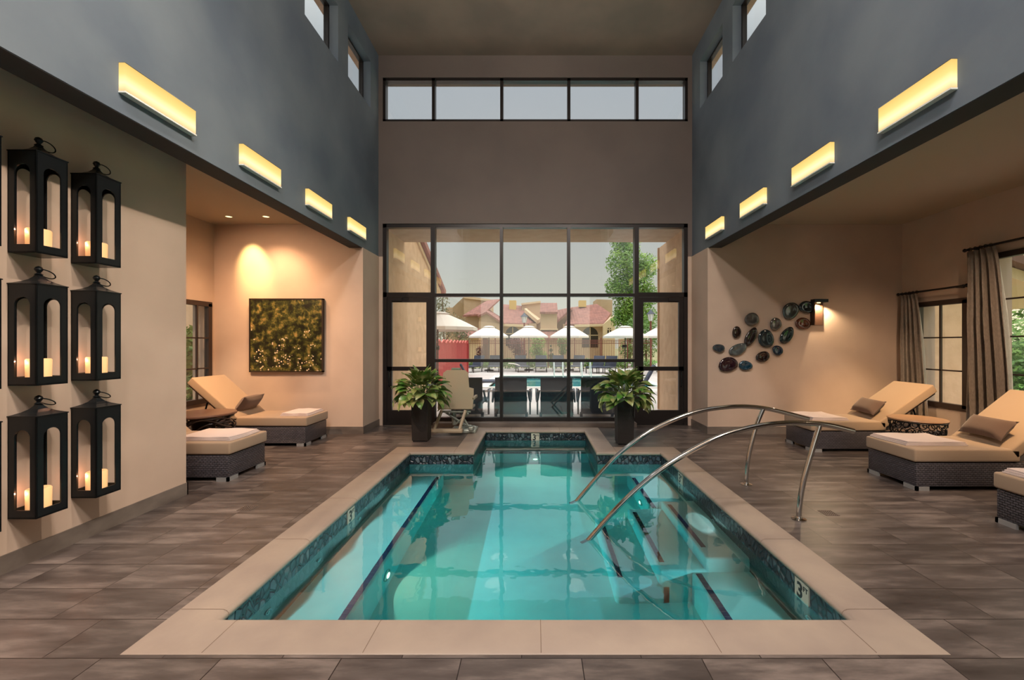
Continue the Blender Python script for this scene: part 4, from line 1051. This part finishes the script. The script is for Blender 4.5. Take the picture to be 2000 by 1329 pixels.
# ---- deck chairs seen from behind, just outside the glass
def deck_chair(label, loc, rz):
    t = thing('deck_chair', label, 'deck chair', loc, rz, group='dark deck chairs just outside the glass')
    q = MB(); q.rbox((-.34, 0, 0), (.34, .04, .80), .012, 2, Matrix.Translation((0, 0, .10)) @ Matrix.Rotation(R(6), 4, 'X')); q.build('backrest', M_navy, t)
    q = MB(); q.rbox((-.33, .0, .30), (.33, .75, .35), .012, 2); q.rbox((-.33, .73, .26), (.33, 1.35, .31), .012, 2); q.build('seat', M_navy, t)
    for s_ in (-1, 1):
        MB().tube(smooth([Vector((s_ * .36, .0, .62)), Vector((s_ * .40, .05, .40)), Vector((s_ * .42, .25, .36)), Vector((s_ * .43, .45, .56)), Vector((s_ * .43, .62, .58))]), .022, 8).build('armrest', mat('grey_blue_resin', srgb(94, 106, 120), .4), t)
        MB().box((s_ * .40 - .02, .58, .0), (s_ * .40 + .02, .64, .58)).build('leg', M_navy, t)
        MB().box((s_ * .33 - .03, .0, .0), (s_ * .33 + .03, .05, .14)).build('leg', M_navy, t)
    return t
c0 = deck_chair('dark deck chair outside the glass, behind the pool lift', (-1.47, 9.05, -.015), R(0))
dup(c0, (-.52, 9.05, -.015), 0, 'dark deck chair outside the glass, left of centre'); dup(c0, (.45, 9.05, -.015), 0, 'dark deck chair outside the glass, right of centre')
dup(c0, (1.32, 9.05, -.015), R(-6), 'dark deck chair outside the glass, behind the right planter')

# ---- loungers beyond the outdoor pool and on the deck
def sling_lounger(label, loc, rz, group='slate sling loungers beyond the outdoor pool'):
    """head at local y=0, foot at local y=-1.7; faces -y"""
    t = thing('sling_lounger', label, 'sun lounger', loc, rz, group=group)
    MB().rbox((-.33, -1.45, .30), (.33, -.35, .37), .02, 2).build('seat', M_sling, t)
    M_ = Matrix.Translation((0, -.38, .33)) @ Matrix.Rotation(R(32), 4, 'X')
    MB().rbox((-.33, -.03, 0), (.33, .04, .68), .02, 2, M_ @ Matrix.Rotation(R(-60), 4, 'X')).build('backrest', M_sling, t)
    for (x, y) in ((-.31, -1.4), (.31, -1.4), (-.31, -.4), (.31, -.4)): MB().box((x - .02, y - .02, 0), (x + .02, y + .02, .31)).build('leg', M_pole, t)
    return t
row = [(897, 23.4, 10, 'farthest left, beside the red fence'), (938, 24.9, -20, 'second from the red fence'), (968, 25.2, 0, 'left of the white towel'), (1016, 25.2, 10, 'under the first lamp post'),
       (1056.5, 25.2, 0, 'centre, under two umbrella rims'), (1090, 25.2, 0, 'just right of the centre one'), (1132, 25.2, -18, 'right of the middle mullion'),
       (1172, 24.2, -28, 'left one of the pair beside the hedge'), (1196, 24.0, -28, 'right one of the pair beside the hedge')]
s0 = None
for (x, Y, a, lab) in row:
    loc = ((x - VX) * Y / F, Y, -.015); lab = 'slate sling lounger beyond the outdoor pool, ' + lab
    if s0 is None: s0 = sling_lounger(lab, loc, R(a))
    else: dup(s0, loc, R(a), lab)
dup(s0, (2.78, 11.3, -.015), R(-115), 'slate sling lounger on the deck seen through the right door, nearer', group='slate loungers seen through the right door')
dup(s0, (3.9, 13.6, -.015), R(-100), 'slate sling lounger on the deck seen through the right door, farther', group='slate loungers seen through the right door')
dup(s0, (-2.6, 14.3, -.015), R(100), 'slate sling lounger on the deck between the red fence and the outdoor pool', group='slate loungers on the deck by the red fence')
q = MB(); q.grid(lambda u, v: ((1008 - VX) * 24 / F - .45 + .95 * u, 24.0 + .3 * v, .46 - .32 * u + .1 * math.sin(3 * u)), 8, 3, thick=(0, 0, .04))
tag(q.build('draped_towel', M_canvas), 'white towel draped over a lounger beyond the outdoor pool', 'towel')

# ---- parasols
def umbrella(label, loc, half, zr, za, box=False):
    t = thing('parasol', label, 'parasol', loc, group='cream parasols around the outdoor pool')
    n = 8; q = MB(); vs = []
    levels = [(1.0, zr - .10), (1.0, zr), (.62, zr + (za - zr) * .45), (.26, zr + (za - zr) * .82)]
    for r, z in levels:
        for k in range(n * 2):
            a_ = 2 * PI * k / (n * 2) + PI / n; rr = r * half * (1 if k % 2 == 0 else .955); vs.append((rr * math.cos(a_), rr * math.sin(a_), z))
    m2 = n * 2
    q.add(vs, [(i * m2 + k, i * m2 + (k + 1) % m2, (i + 1) * m2 + (k + 1) % m2, (i + 1) * m2 + k) for i in range(3) for k in range(m2)])
    o = q.build('canopy', M_canvas, t); md = o.modifiers.new('cloth_thickness', 'SOLIDIFY'); md.thickness = .012
    q = MB().lathe([(.30 * half, zr + (za - zr) * .86), (.16 * half, zr + (za - zr) * .97), (.02, za), (.0, za)], seg=16); q.build('vent_cap', M_canvas, t)
    MB().tube([(0, 0, 0), (0, 0, za)], .026, 10).build('pole', M_pole, t)
    MB().lathe([(.28, 0), (.28, .06), (.06, .09), (.03, .2)], seg=20).build('base', M_pole, t)
    q = MB()
    for k in range(n):
        a_ = 2 * PI * k / n + PI / n; q.tube([(.02 * math.cos(a_), .02 * math.sin(a_), zr + (za - zr) * .6), (half * .97 * math.cos(a_), half * .97 * math.sin(a_), zr - .01)], .008, 5)
    q.build('rib_frame', M_pole, t)
    if box: MB().rbox((-.17, -.10, 1.42), (.06, .02, 1.56), .02, 2).build('speaker_box', M_black, t)
    return t
umbrella('large cream parasol near the red fence, its left half hidden', ((861 - VX) * 13.6 / F - .1, 13.6, -.015), 1.32, 2.14, 2.66, True)
U = [(955, 25.3, 1.22, 'by the brown pillar'), (1033, 25.6, 1.22, 'in front of the first lamp post'), (1112, 25.6, 1.22, 'behind the middle mullion'), (1221, 22.6, 1.22, 'in front of the tall tree'), (1292, 24.0, 1.15, 'cut off by the right outer wall')]
for (x, Y, hf, lab) in U:
    umbrella('cream parasol beyond the outdoor pool, ' + lab, ((x - VX) * Y / F, Y, -.015), hf, 1.6 + 15.5 * Y / F, 1.6 + 36 * Y / F, x == 1221)

# ---- outdoor pool grab rails
for x, lab in ((1091, 'left'), (1145, 'right')):
    Y = 20.9; X = (x - VX) * Y / F
    t = thing('grab_rail', 'pale grab rail at the far edge of the outdoor pool, %s one' % lab, 'handrail', (X, Y, 0), group='grab rails of the outdoor pool')
    for dx in (-.22, .22):
        MB().tube(smooth([Vector((dx, .45, 0)), Vector((dx, .42, .55)), Vector((dx, .25, .80)), Vector((dx, .02, .62)), Vector((dx, -.18, .1)), Vector((dx, -.22, -.3))]), .022, 8).build('rail', M_white, t)

# ---- red fence on the left, iron fence at the back
q = MB()
n = 46
for i in range(n):
    y0 = 13.9 + i * (22.0 - 13.9) / n; y1 = y0 + (22.0 - 13.9) / n - .02
    h0 = 1.72 + .05 * math.sin(i * .9); q.box((-3.62, y0, -.02), (-3.57, y1, h0))
t = thing('red_fence', 'bright red board fence with a wavy top, left of the outdoor pool', 'fence', (0, 0, 0))
q.build('boards', M_red, t)
MB().tube([(-3.56, 13.9 + k * .18, 1.70 + .06 * math.sin(k * 1.5)) for k in range(46)], .03, 6).build('wavy_top_rail', mat('pale_red_rail', srgb(228, 120, 112), .6), t)
q = MB(); q.box((-3.6, 13.86, -.02), (-3.5, 13.9, 1.78)); q.box((-3.6, 22.0, -.02), (-3.5, 22.1, 1.78)); q.build('end_posts', M_red, t)
xs_ = [-4.4 + 1.75 * k for k in range(8)]
for k in range(7):
    x0, x1 = xs_[k], xs_[k + 1]; Y = 27.9
    t = thing('iron_fence_panel', 'rust red iron fence panel behind the loungers, %s from the left' % ['first', 'second', 'third', 'fourth', 'fifth', 'sixth', 'seventh'][k], 'fence', (x0, Y, -.015), group='rust red iron fence panels')
    W_ = x1 - x0
    q = MB()
    for j in range(1, 15): q.tube([(W_ * j / 15, 0, .1), (W_ * j / 15, 0, 1.86)], .013, 5)
    q.build('pickets', M_rust, t)
    for z in (.12, 1.62, 1.84): MB().box((.036, -.02, z), (W_ - .036, .02, z + .035)).build('rail', M_rust, t)
    q = MB()
    for j in range(15): q.ring((.06 + (W_ - .12) * (j + .5) / 15, 0, 1.745), .042, .008, (0, 1, 0), 10, 4)
    q.build('ring_band', M_rust, t)
    MB().box((-.035, -.035, 0), (.035, .035, 2.02)).build('post', M_rust, t)
# low hedge along the fence
def leaf_cloud(name, blobs, n, size, m, parent, seed=1, skew=.5):
    rnd = random.Random(seed); vs = []; fs = []
    tot = sum(b_[3] ** 2 for b_ in blobs)
    for (cx, cy_, cz, r, sq) in [(b_[0], b_[1], b_[2], b_[3], b_[4] if len(b_) > 4 else 1) for b_ in blobs]:
        for _ in range(int(n * r * r / tot)):
            d = Vector((rnd.gauss(0, 1), rnd.gauss(0, 1), rnd.gauss(0, 1))).normalized() * r * (rnd.random() ** skew)
            c = Vector((cx + d.x, cy_ + d.y, cz + d.z * sq)); u = Vector((rnd.gauss(0, 1), rnd.gauss(0, 1), rnd.gauss(0, 1))).normalized(); v_ = u.orthogonal().normalized()
            s_ = size * rnd.uniform(.6, 1.4); k = len(vs)
            vs += [c - u * s_, c + v_ * s_ * .5, c + u * s_, c - v_ * s_ * .5]; fs.append((k, k + 1, k + 2, k + 3))
    q = MB(); q.add(vs, fs); return q.build(name, m, parent)
def plant(name, label, cat, loc, blobs, n, size, m, seed, trunk=None, group=None):
    t = thing(name, label, cat, loc, group=group)
    leaf_cloud('foliage', blobs, n, size, m, t, seed)
    if trunk:
        q = MB()
        for pts, r in trunk: q.tube([Vector(p) for p in pts], r, 8, rs=[r * (1 - .6 * i / (len(pts) - 1)) for i in range(len(pts))])
        q.build('trunk', M_bark, t)
    return t
for k in range(7):
    plant('low_hedge', 'low green hedge at the foot of iron fence panel, %s from the left' % ['first', 'second', 'third', 'fourth', 'fifth', 'sixth', 'seventh'][k], 'hedge', (-4.4 + 1.75 * k + .87, 27.3, 0),
          [(-.5, 0, .30, .34), (0, 0, .32, .37), (.5, 0, .30, .34)], 900, .06, M_lvd, 60 + k, group='low hedges along the iron fence')
Y = 34.5; X = (1228 - VX) * Y / F
plant('tall_tree', 'tall light green tree behind the fence, right of the houses', 'tree', (X, Y, 0),
      [(-.3, 0, 8.2, 1.6), (.6, .2, 6.6, 1.5), (-.9, 0, 6.2, 1.1), (.1, 0, 4.6, 1.4), (1.4, 0, 8.0, 1.1), (1.6, .3, 5.6, 1.0), (-.2, .3, 10.0, 1.3), (.5, -.2, 2.9, 1.3), (1.4, 0, 3.8, 1.0), (-.5, 0, 3.6, 1.0)],
      15000, .11, M_lv, 3, trunk=[([(0, 0, 0), (.1, 0, 2.5), (0, 0, 5), (-.2, 0, 9)], .2), ([(.1, 0, 2.5), (1.0, 0, 5), (1.5, 0, 8)], .1), ([(0, 0, 4), (-.8, 0, 6), (-.9, 0, 7)], .08)])
def pl(name, label, cat, x, Y, ybot, blobs, n, size, m, seed, trunk=None, group=None):
    plant(name, label, cat, ((x - VX) * Y / F, Y, 0), blobs, n, size, m, seed, trunk, group)
pl('round_shrub', 'bright green round shrub behind the fence between the middle parasols', 'shrub', 1051, 29.5, 0, [(0, 0, 1.75, .55), (-.15, 0, 1.1, .5), (.3, 0, .7, .45)], 1600, .06, M_lv, 5, trunk=[([(0, 0, 0), (0, 0, 1.6)], .05)])
pl('round_shrub', 'green round shrub behind the fence just left of the middle mullion', 'shrub', 1099, 29.5, 0, [(0, 0, 1.7, .42), (0, 0, 1.1, .3)], 900, .06, M_lvd, 6, trunk=[([(0, 0, 0), (0, 0, 1.6)], .05)])
pl('purple_shrub', 'purple leaved shrub behind the fence left of the first lamp post', 'shrub', 1007, 29.6, 0, [(0, 0, 1.5, .6), (.3, 0, 1.0, .5)], 1500, .06, M_lvp, 7, trunk=[([(0, 0, 0), (0, 0, 1.6)], .05)])
pl('purple_shrub', 'small purple leaved shrub behind the fence beside the brown pillar', 'shrub', 938, 29.6, 0, [(0, 0, 1.1, .35), (0, 0, .6, .3)], 600, .05, M_lvp, 8, trunk=[([(0, 0, 0), (0, 0, 1.0)], .04)])
pl('conical_shrub', 'small dark green cone shaped shrub behind the centre loungers', 'shrub', 1076, 28.9, 0, [(0, 0, .3, .32), (0, 0, .75, .24), (0, 0, 1.15, .15), (0, 0, 1.45, .08)], 900, .04, mat('conifer_leaf', srgb(40, 72, 34), .7), 9, trunk=[([(0, 0, 0), (0, 0, 1.3)], .03)])
pl('scrubby_tree', 'sparse grey green tree above the red fence', 'tree', 864, 26.5, 0, [(.1, 0, 3.0, .9), (-.2, 0, 4.1, .7), (.9, 0, 2.6, .8), (-.3, 0, 2.2, .8), (1.3, 0, 2.0, .6)], 2600, .06, M_lvs, 10,
   trunk=[([(0, 0, 0), (.1, 0, 2), (0, 0, 4.4)], .08), ([(.1, 0, 1.6), (.8, 0, 2.8)], .04)])
pl('bushy_tree', 'dense green bush at the right behind the last parasols', 'tree', 1262, 30.0, 0, [(0, 0, 1.4, .9), (-1.2, 0, 1.2, .8), (-.4, 0, 2.8, 1.0), (.9, 0, 2.4, .8)], 3200, .08, M_lvd, 12, trunk=[([(0, 0, 0), (0, 0, 2)], .1)])
q = MB().tube([P(948, 700, 29) * 1.0 - Vector((0, 0, P(948, 700, 29).z + .1)), Vector((P(948, 700, 29).x, 29, 2.15))], .19, 14)
tag(q.build('palm_trunk', M_bark), 'thick brown palm trunk under the second parasol', 'tree trunk')

# ---- lamp posts
def lamp_post(label, x, Y, ztop, sc=1):
    t = thing('lamp_post', label, 'street lamp', ((x - VX) * Y / F, Y, 0), group='lantern topped lamp posts')
    MB().tube([(0, 0, 0), (0, 0, ztop - .62 * sc)], .055, 10).build('post', M_rust, t)
    MB().lathe([(.12, ztop - .62 * sc), (.20 * sc, ztop - .22 * sc)], seg=6).build('lantern_glass', mat('milky_lantern_glass', srgb(236, 236, 236), .4), t)
    MB().lathe([(.27 * sc, ztop - .22 * sc), (.25 * sc, ztop - .19 * sc), (.10 * sc, ztop - .04 * sc), (.02, ztop + .06)], seg=16).build('lantern_cap', mat('dark_slate_cap', srgb(62, 66, 80), .5), t)
    q = MB()
    for k in range(6): a_ = PI * k / 3; q.tube([(.12 * math.cos(a_), .12 * math.sin(a_), ztop - .62 * sc), (.20 * sc * math.cos(a_), .20 * sc * math.sin(a_), ztop - .22 * sc)], .01, 5)
    q.build('lantern_frame', M_pole, t)
lamp_post('lamp post with a dark cap behind the centre left parasol', 1024, 28.6, 1.6 + 59 * 28.6 / F)
lamp_post('lamp post with a round cap at the right, in front of the tall tree', 1271, 26.3, 1.6 + 65 * 26.3 / F, 1.05)

# ---- houses
def wallbox(t, x0, x1, ytop, Y0_, Y1_, m=None, ytopR=None, name='wall', ybase=None):
    """front face at depth Y0_, photo columns x0..x1, top row ytop (and ytopR at the right)"""
    zl = CH - (ytop - VY) * Y0_ / F; zr = CH - ((ytopR if ytopR is not None else ytop) - VY) * Y0_ / F
    xa = (x0 - VX) * Y0_ / F; xb = (x1 - VX) * Y0_ / F; zb = -.1 if ybase is None else CH - (ybase - VY) * Y0_ / F
    return MB().prism([(xa, Y0_, zb), (xb, Y0_, zb), (xb, Y0_, zr), (xa, Y0_, zl)], (0, Y1_ - Y0_, 0)).build(name, m or M_hwall, t)
def slab(t, pts, th=.18, m=None, name='roof'):
    """pts: list of (x, y, depth)"""
    p = [P(*a) for a in pts]; return MB().prism(p, (0, 0, -th)).build(name, m or M_roof, t)
def arch(t, x, y, rpx, Y, hpx):
    c = P(x, y, Y); r = rpx * Y / F; h = hpx * Y / F; n = 14
    lp = [(c.x - r, Y - .04, c.z - h), (c.x + r, Y - .04, c.z - h)] + [(c.x + r * math.cos(PI * k / n), Y - .04, c.z + r * math.sin(PI * k / n)) for k in range(n + 1)]
    o = MB().prism(lp, (0, .3, 0)).build('arched_window', M_hdark, t)
    q = MB(); q.box((c.x - r, Y - .08, c.z - .05), (c.x + r, Y - .04, c.z + .03)); q.box((c.x - .04, Y - .08, c.z - h), (c.x + .04, Y - .04, c.z + r * .95)); q.build('window_bars', M_htrim, o)
def chimney(t, x0, x1, y0, y1, Y):
    a = P(x0, y1, Y); c = P(x1, y0, Y)
    MB().box((a.x, Y, a.z), (c.x, Y + .8, c.z)).build('chimney', mat('yellow_lit_chimney', srgb(224, 190, 110), .9), t)  # warm low sunlight is painted into the chimney colour
h1 = thing('house', 'tan house with a tall flat block and a sloping tile roof, farthest left', 'house', P(930, 672, 46) - Vector((0, 0, CH)))
h1.location = (0, 0, 0)
wallbox(h1, 870, 884, 601, 50, 54); wallbox(h1, 884, 906, 601, 48.5, 52, ytopR=580, m=mat('shaded_side_stucco', srgb(178, 150, 118), .9)); wallbox(h1, 906, 957, 579, 47, 51, ytopR=586)  # shade on the side face is painted in as a darker stucco
slab(h1, [(905, 578, 46.8), (958, 585, 46.8), (958, 585, 51), (905, 578, 51)], .25, M_htrim, 'roof_cap')
wallbox(h1, 906, 942, 616, 43.5, 46.5); slab(h1, [(904, 616, 43), (944, 613, 43), (976, 584.5, 47), (953, 586, 47)])
wallbox(h1, 935, 979, 628, 41.8, 44, ytopR=632)
slab(h1, [(933, 617, 41.6), (950, 609, 41.6), (950, 604, 46), (936, 611, 46)], .2); slab(h1, [(950, 609, 41.6), (981, 630, 41.6), (992, 628, 46), (952, 603, 46)], .2)
q = MB().prism([P(936, 619, 41.9), P(950, 611, 41.9), P(978, 630, 41.9), P(978, 640, 41.9), P(936, 640, 41.9)], (0, .5, 0)); q.build('gable', M_hwall, h1)
arch(h1, 966, 643, 3.4, 41.8, 8)
wallbox(h1, 897, 935, 655, 40, 42, m=M_htrim); slab(h1, [(894, 658, 39.6), (940, 658, 39.6), (936, 641, 42), (899, 641, 42)], .15)
h2 = thing('house', 'tan house with a wide clay tile roof and chimney, left of the centre', 'house', (0, 0, 0))
wallbox(h2, 979, 1048, 632, 43, 49)
slab(h2, [(976, 631, 42.6), (1030, 633, 42.6), (1022, 598, 48), (978, 594, 48)]); slab(h2, [(1030, 633, 42.6), (1046, 628, 45.5), (1024, 598, 48)], .15)
slab(h2, [(975, 633, 42.5), (1031, 635, 42.5), (1031, 633.2, 43), (975, 631.2, 43)], .22, M_htrim, 'eave_band')
slab(h2, [(1024, 603, 44.5), (1030, 602, 47), (1056, 622, 47), (1050, 626, 44.5)], .4, M_htrim, 'rake_board')
chimney(h2, 994.5, 1008, 587, 606, 46.5); arch(h2, 1001.5, 652, 13.5, 43, 24)
wallbox(h2, 1019, 1056, 594, 46.5, 50, ytopR=589.5); slab(h2, [(1018, 592.6, 46.3), (1056, 588, 46.3), (1056, 588, 50), (1018, 592.6, 50)], .2, M_htrim, 'roof_cap')
h3 = thing('house', 'narrow tan tower with a steep clay tile cap, in the centre', 'house', (0, 0, 0))
wallbox(h3, 1056, 1088, 609, 42, 45); slab(h3, [(1054.5, 609.5, 41.7), (1089.5, 609.5, 41.7), (1088, 592, 43.8), (1056, 592, 43.8)], .2)
wallbox(h3, 1055, 1090, 642, 41.6, 42, m=M_htrim, ybase=645); slab(h3, [(1056, 660, 40.6), (1096, 660, 40.6), (1090, 644.5, 42), (1056, 644.5, 42)], .2); wallbox(h3, 1058, 1096, 659, 41, 42)
wallbox(h3, 1086, 1112, 622, 44.5, 48, ytopR=612); slab(h3, [(1085, 630, 43.6), (1116, 602, 43.6), (1118, 600, 48), (1088, 606, 48)], .25)
h4 = thing('house', 'tan house with a big clay tile roof and arched window, right of centre', 'house', (0, 0, 0))
wallbox(h4, 1100, 1180, 633, 43, 49)
slab(h4, [(1104, 633.5, 42.6), (1179, 632, 42.6), (1193, 612, 46), (1166, 594, 48.5), (1114, 601, 48.5)])
slab(h4, [(1122, 635, 42.5), (1180, 633.5, 42.5), (1180, 631.5, 43), (1122, 633, 43)], .22, M_htrim, 'eave_band')
chimney(h4, 1131, 1145, 587, 600, 47.5); arch(h4, 1152.5, 655, 15.5, 43, 24)
wallbox(h4, 1178, 1201, 634, 42.2, 46, ytopR=616, m=M_htrim); arch(h4, 1190, 644, 3.6, 42.2, 9); wallbox(h4, 1165, 1196, 585, 50, 53, ytopR=586)
wallbox(h4, 1212, 1222, 662, 38, 39, m=M_htrim, name='gate_pillar')

# ---- outside the right aisle windows: a wing of the building, hedge and shrubs
b = MB(); b.box((XR + .32, 8.2, -.05), (9.25, 12, 3.3)); struct('wall_wing_right', b, M_stucco)
b = MB(); b.prism([(XR + .3, 7.9, 3.55), (10.4, 7.9, 2.35), (10.4, 7.9, 2.55), (XR + .3, 7.9, 3.75)], (0, 4.5, 0)); struct('trim_18', b, M_htrim)
b = MB(); b.prism([(XR + .3, 7.7, 3.77), (10.6, 7.7, 2.5), (10.6, 7.7, 2.66), (XR + .3, 7.7, 3.93)], (0, 4.8, 0)); struct('trim_19', b, mat('reddish_roof_boards', srgb(120, 88, 78), .9))  # roof boards in a dark reddish brown
for k, (x, y, r, h) in enumerate([(15.5, 13.2, 1.4, 1.2), (19.9, 17.8, 1.6, 1.4), (20.3, 10.8, 1.5, 1.0), (25.0, 15.2, 1.6, 1.3)]):
    plant('garden_hedge', 'green garden hedge outside the nearer right window, clump %s' % ['beside the wall', 'left rear', 'front', 'right rear'][k], 'hedge', (x, y, 0), [(0, 0, h, r, .9), (.8, .2, h * .8, r * .8, .9), (-.8, 0, h * .7, r * .7, .9)], 3500, .09, M_lv if k % 2 else M_lvd, 30 + k, group='hedge outside the right windows')
plant('garden_tree', 'leafy green tree outside the nearer right window', 'tree', (24, 20, 0), [(0, 0, 4.2, 2.2), (-1.5, 0, 5.5, 1.8), (1.5, 0, 5.6, 1.8), (-3, 0, 4.0, 1.6)], 5000, .14, M_lv, 37, trunk=[([(0, 0, 0), (0, 0, 4)], .2)])
# ---- outside the left aisle window
b = MB(); b.box((-9.6, 10.1, -.05), (-8.1, 10.4, 3.2)); struct('wall_garden_left', b, M_stucco)
plant('garden_shrub', 'dark leafy shrub outside the left aisle window', 'shrub', (-7.0, 8.6, 0), [(0, 0, .8, .5), (-.3, .3, 1.4, .5), (-.7, .2, 1.0, .5), (.1, -.1, 1.6, .35)], 4200, .06, M_lvd, 41, trunk=[([(0, 0, 0), (0, 0, 1.6)], .05)])
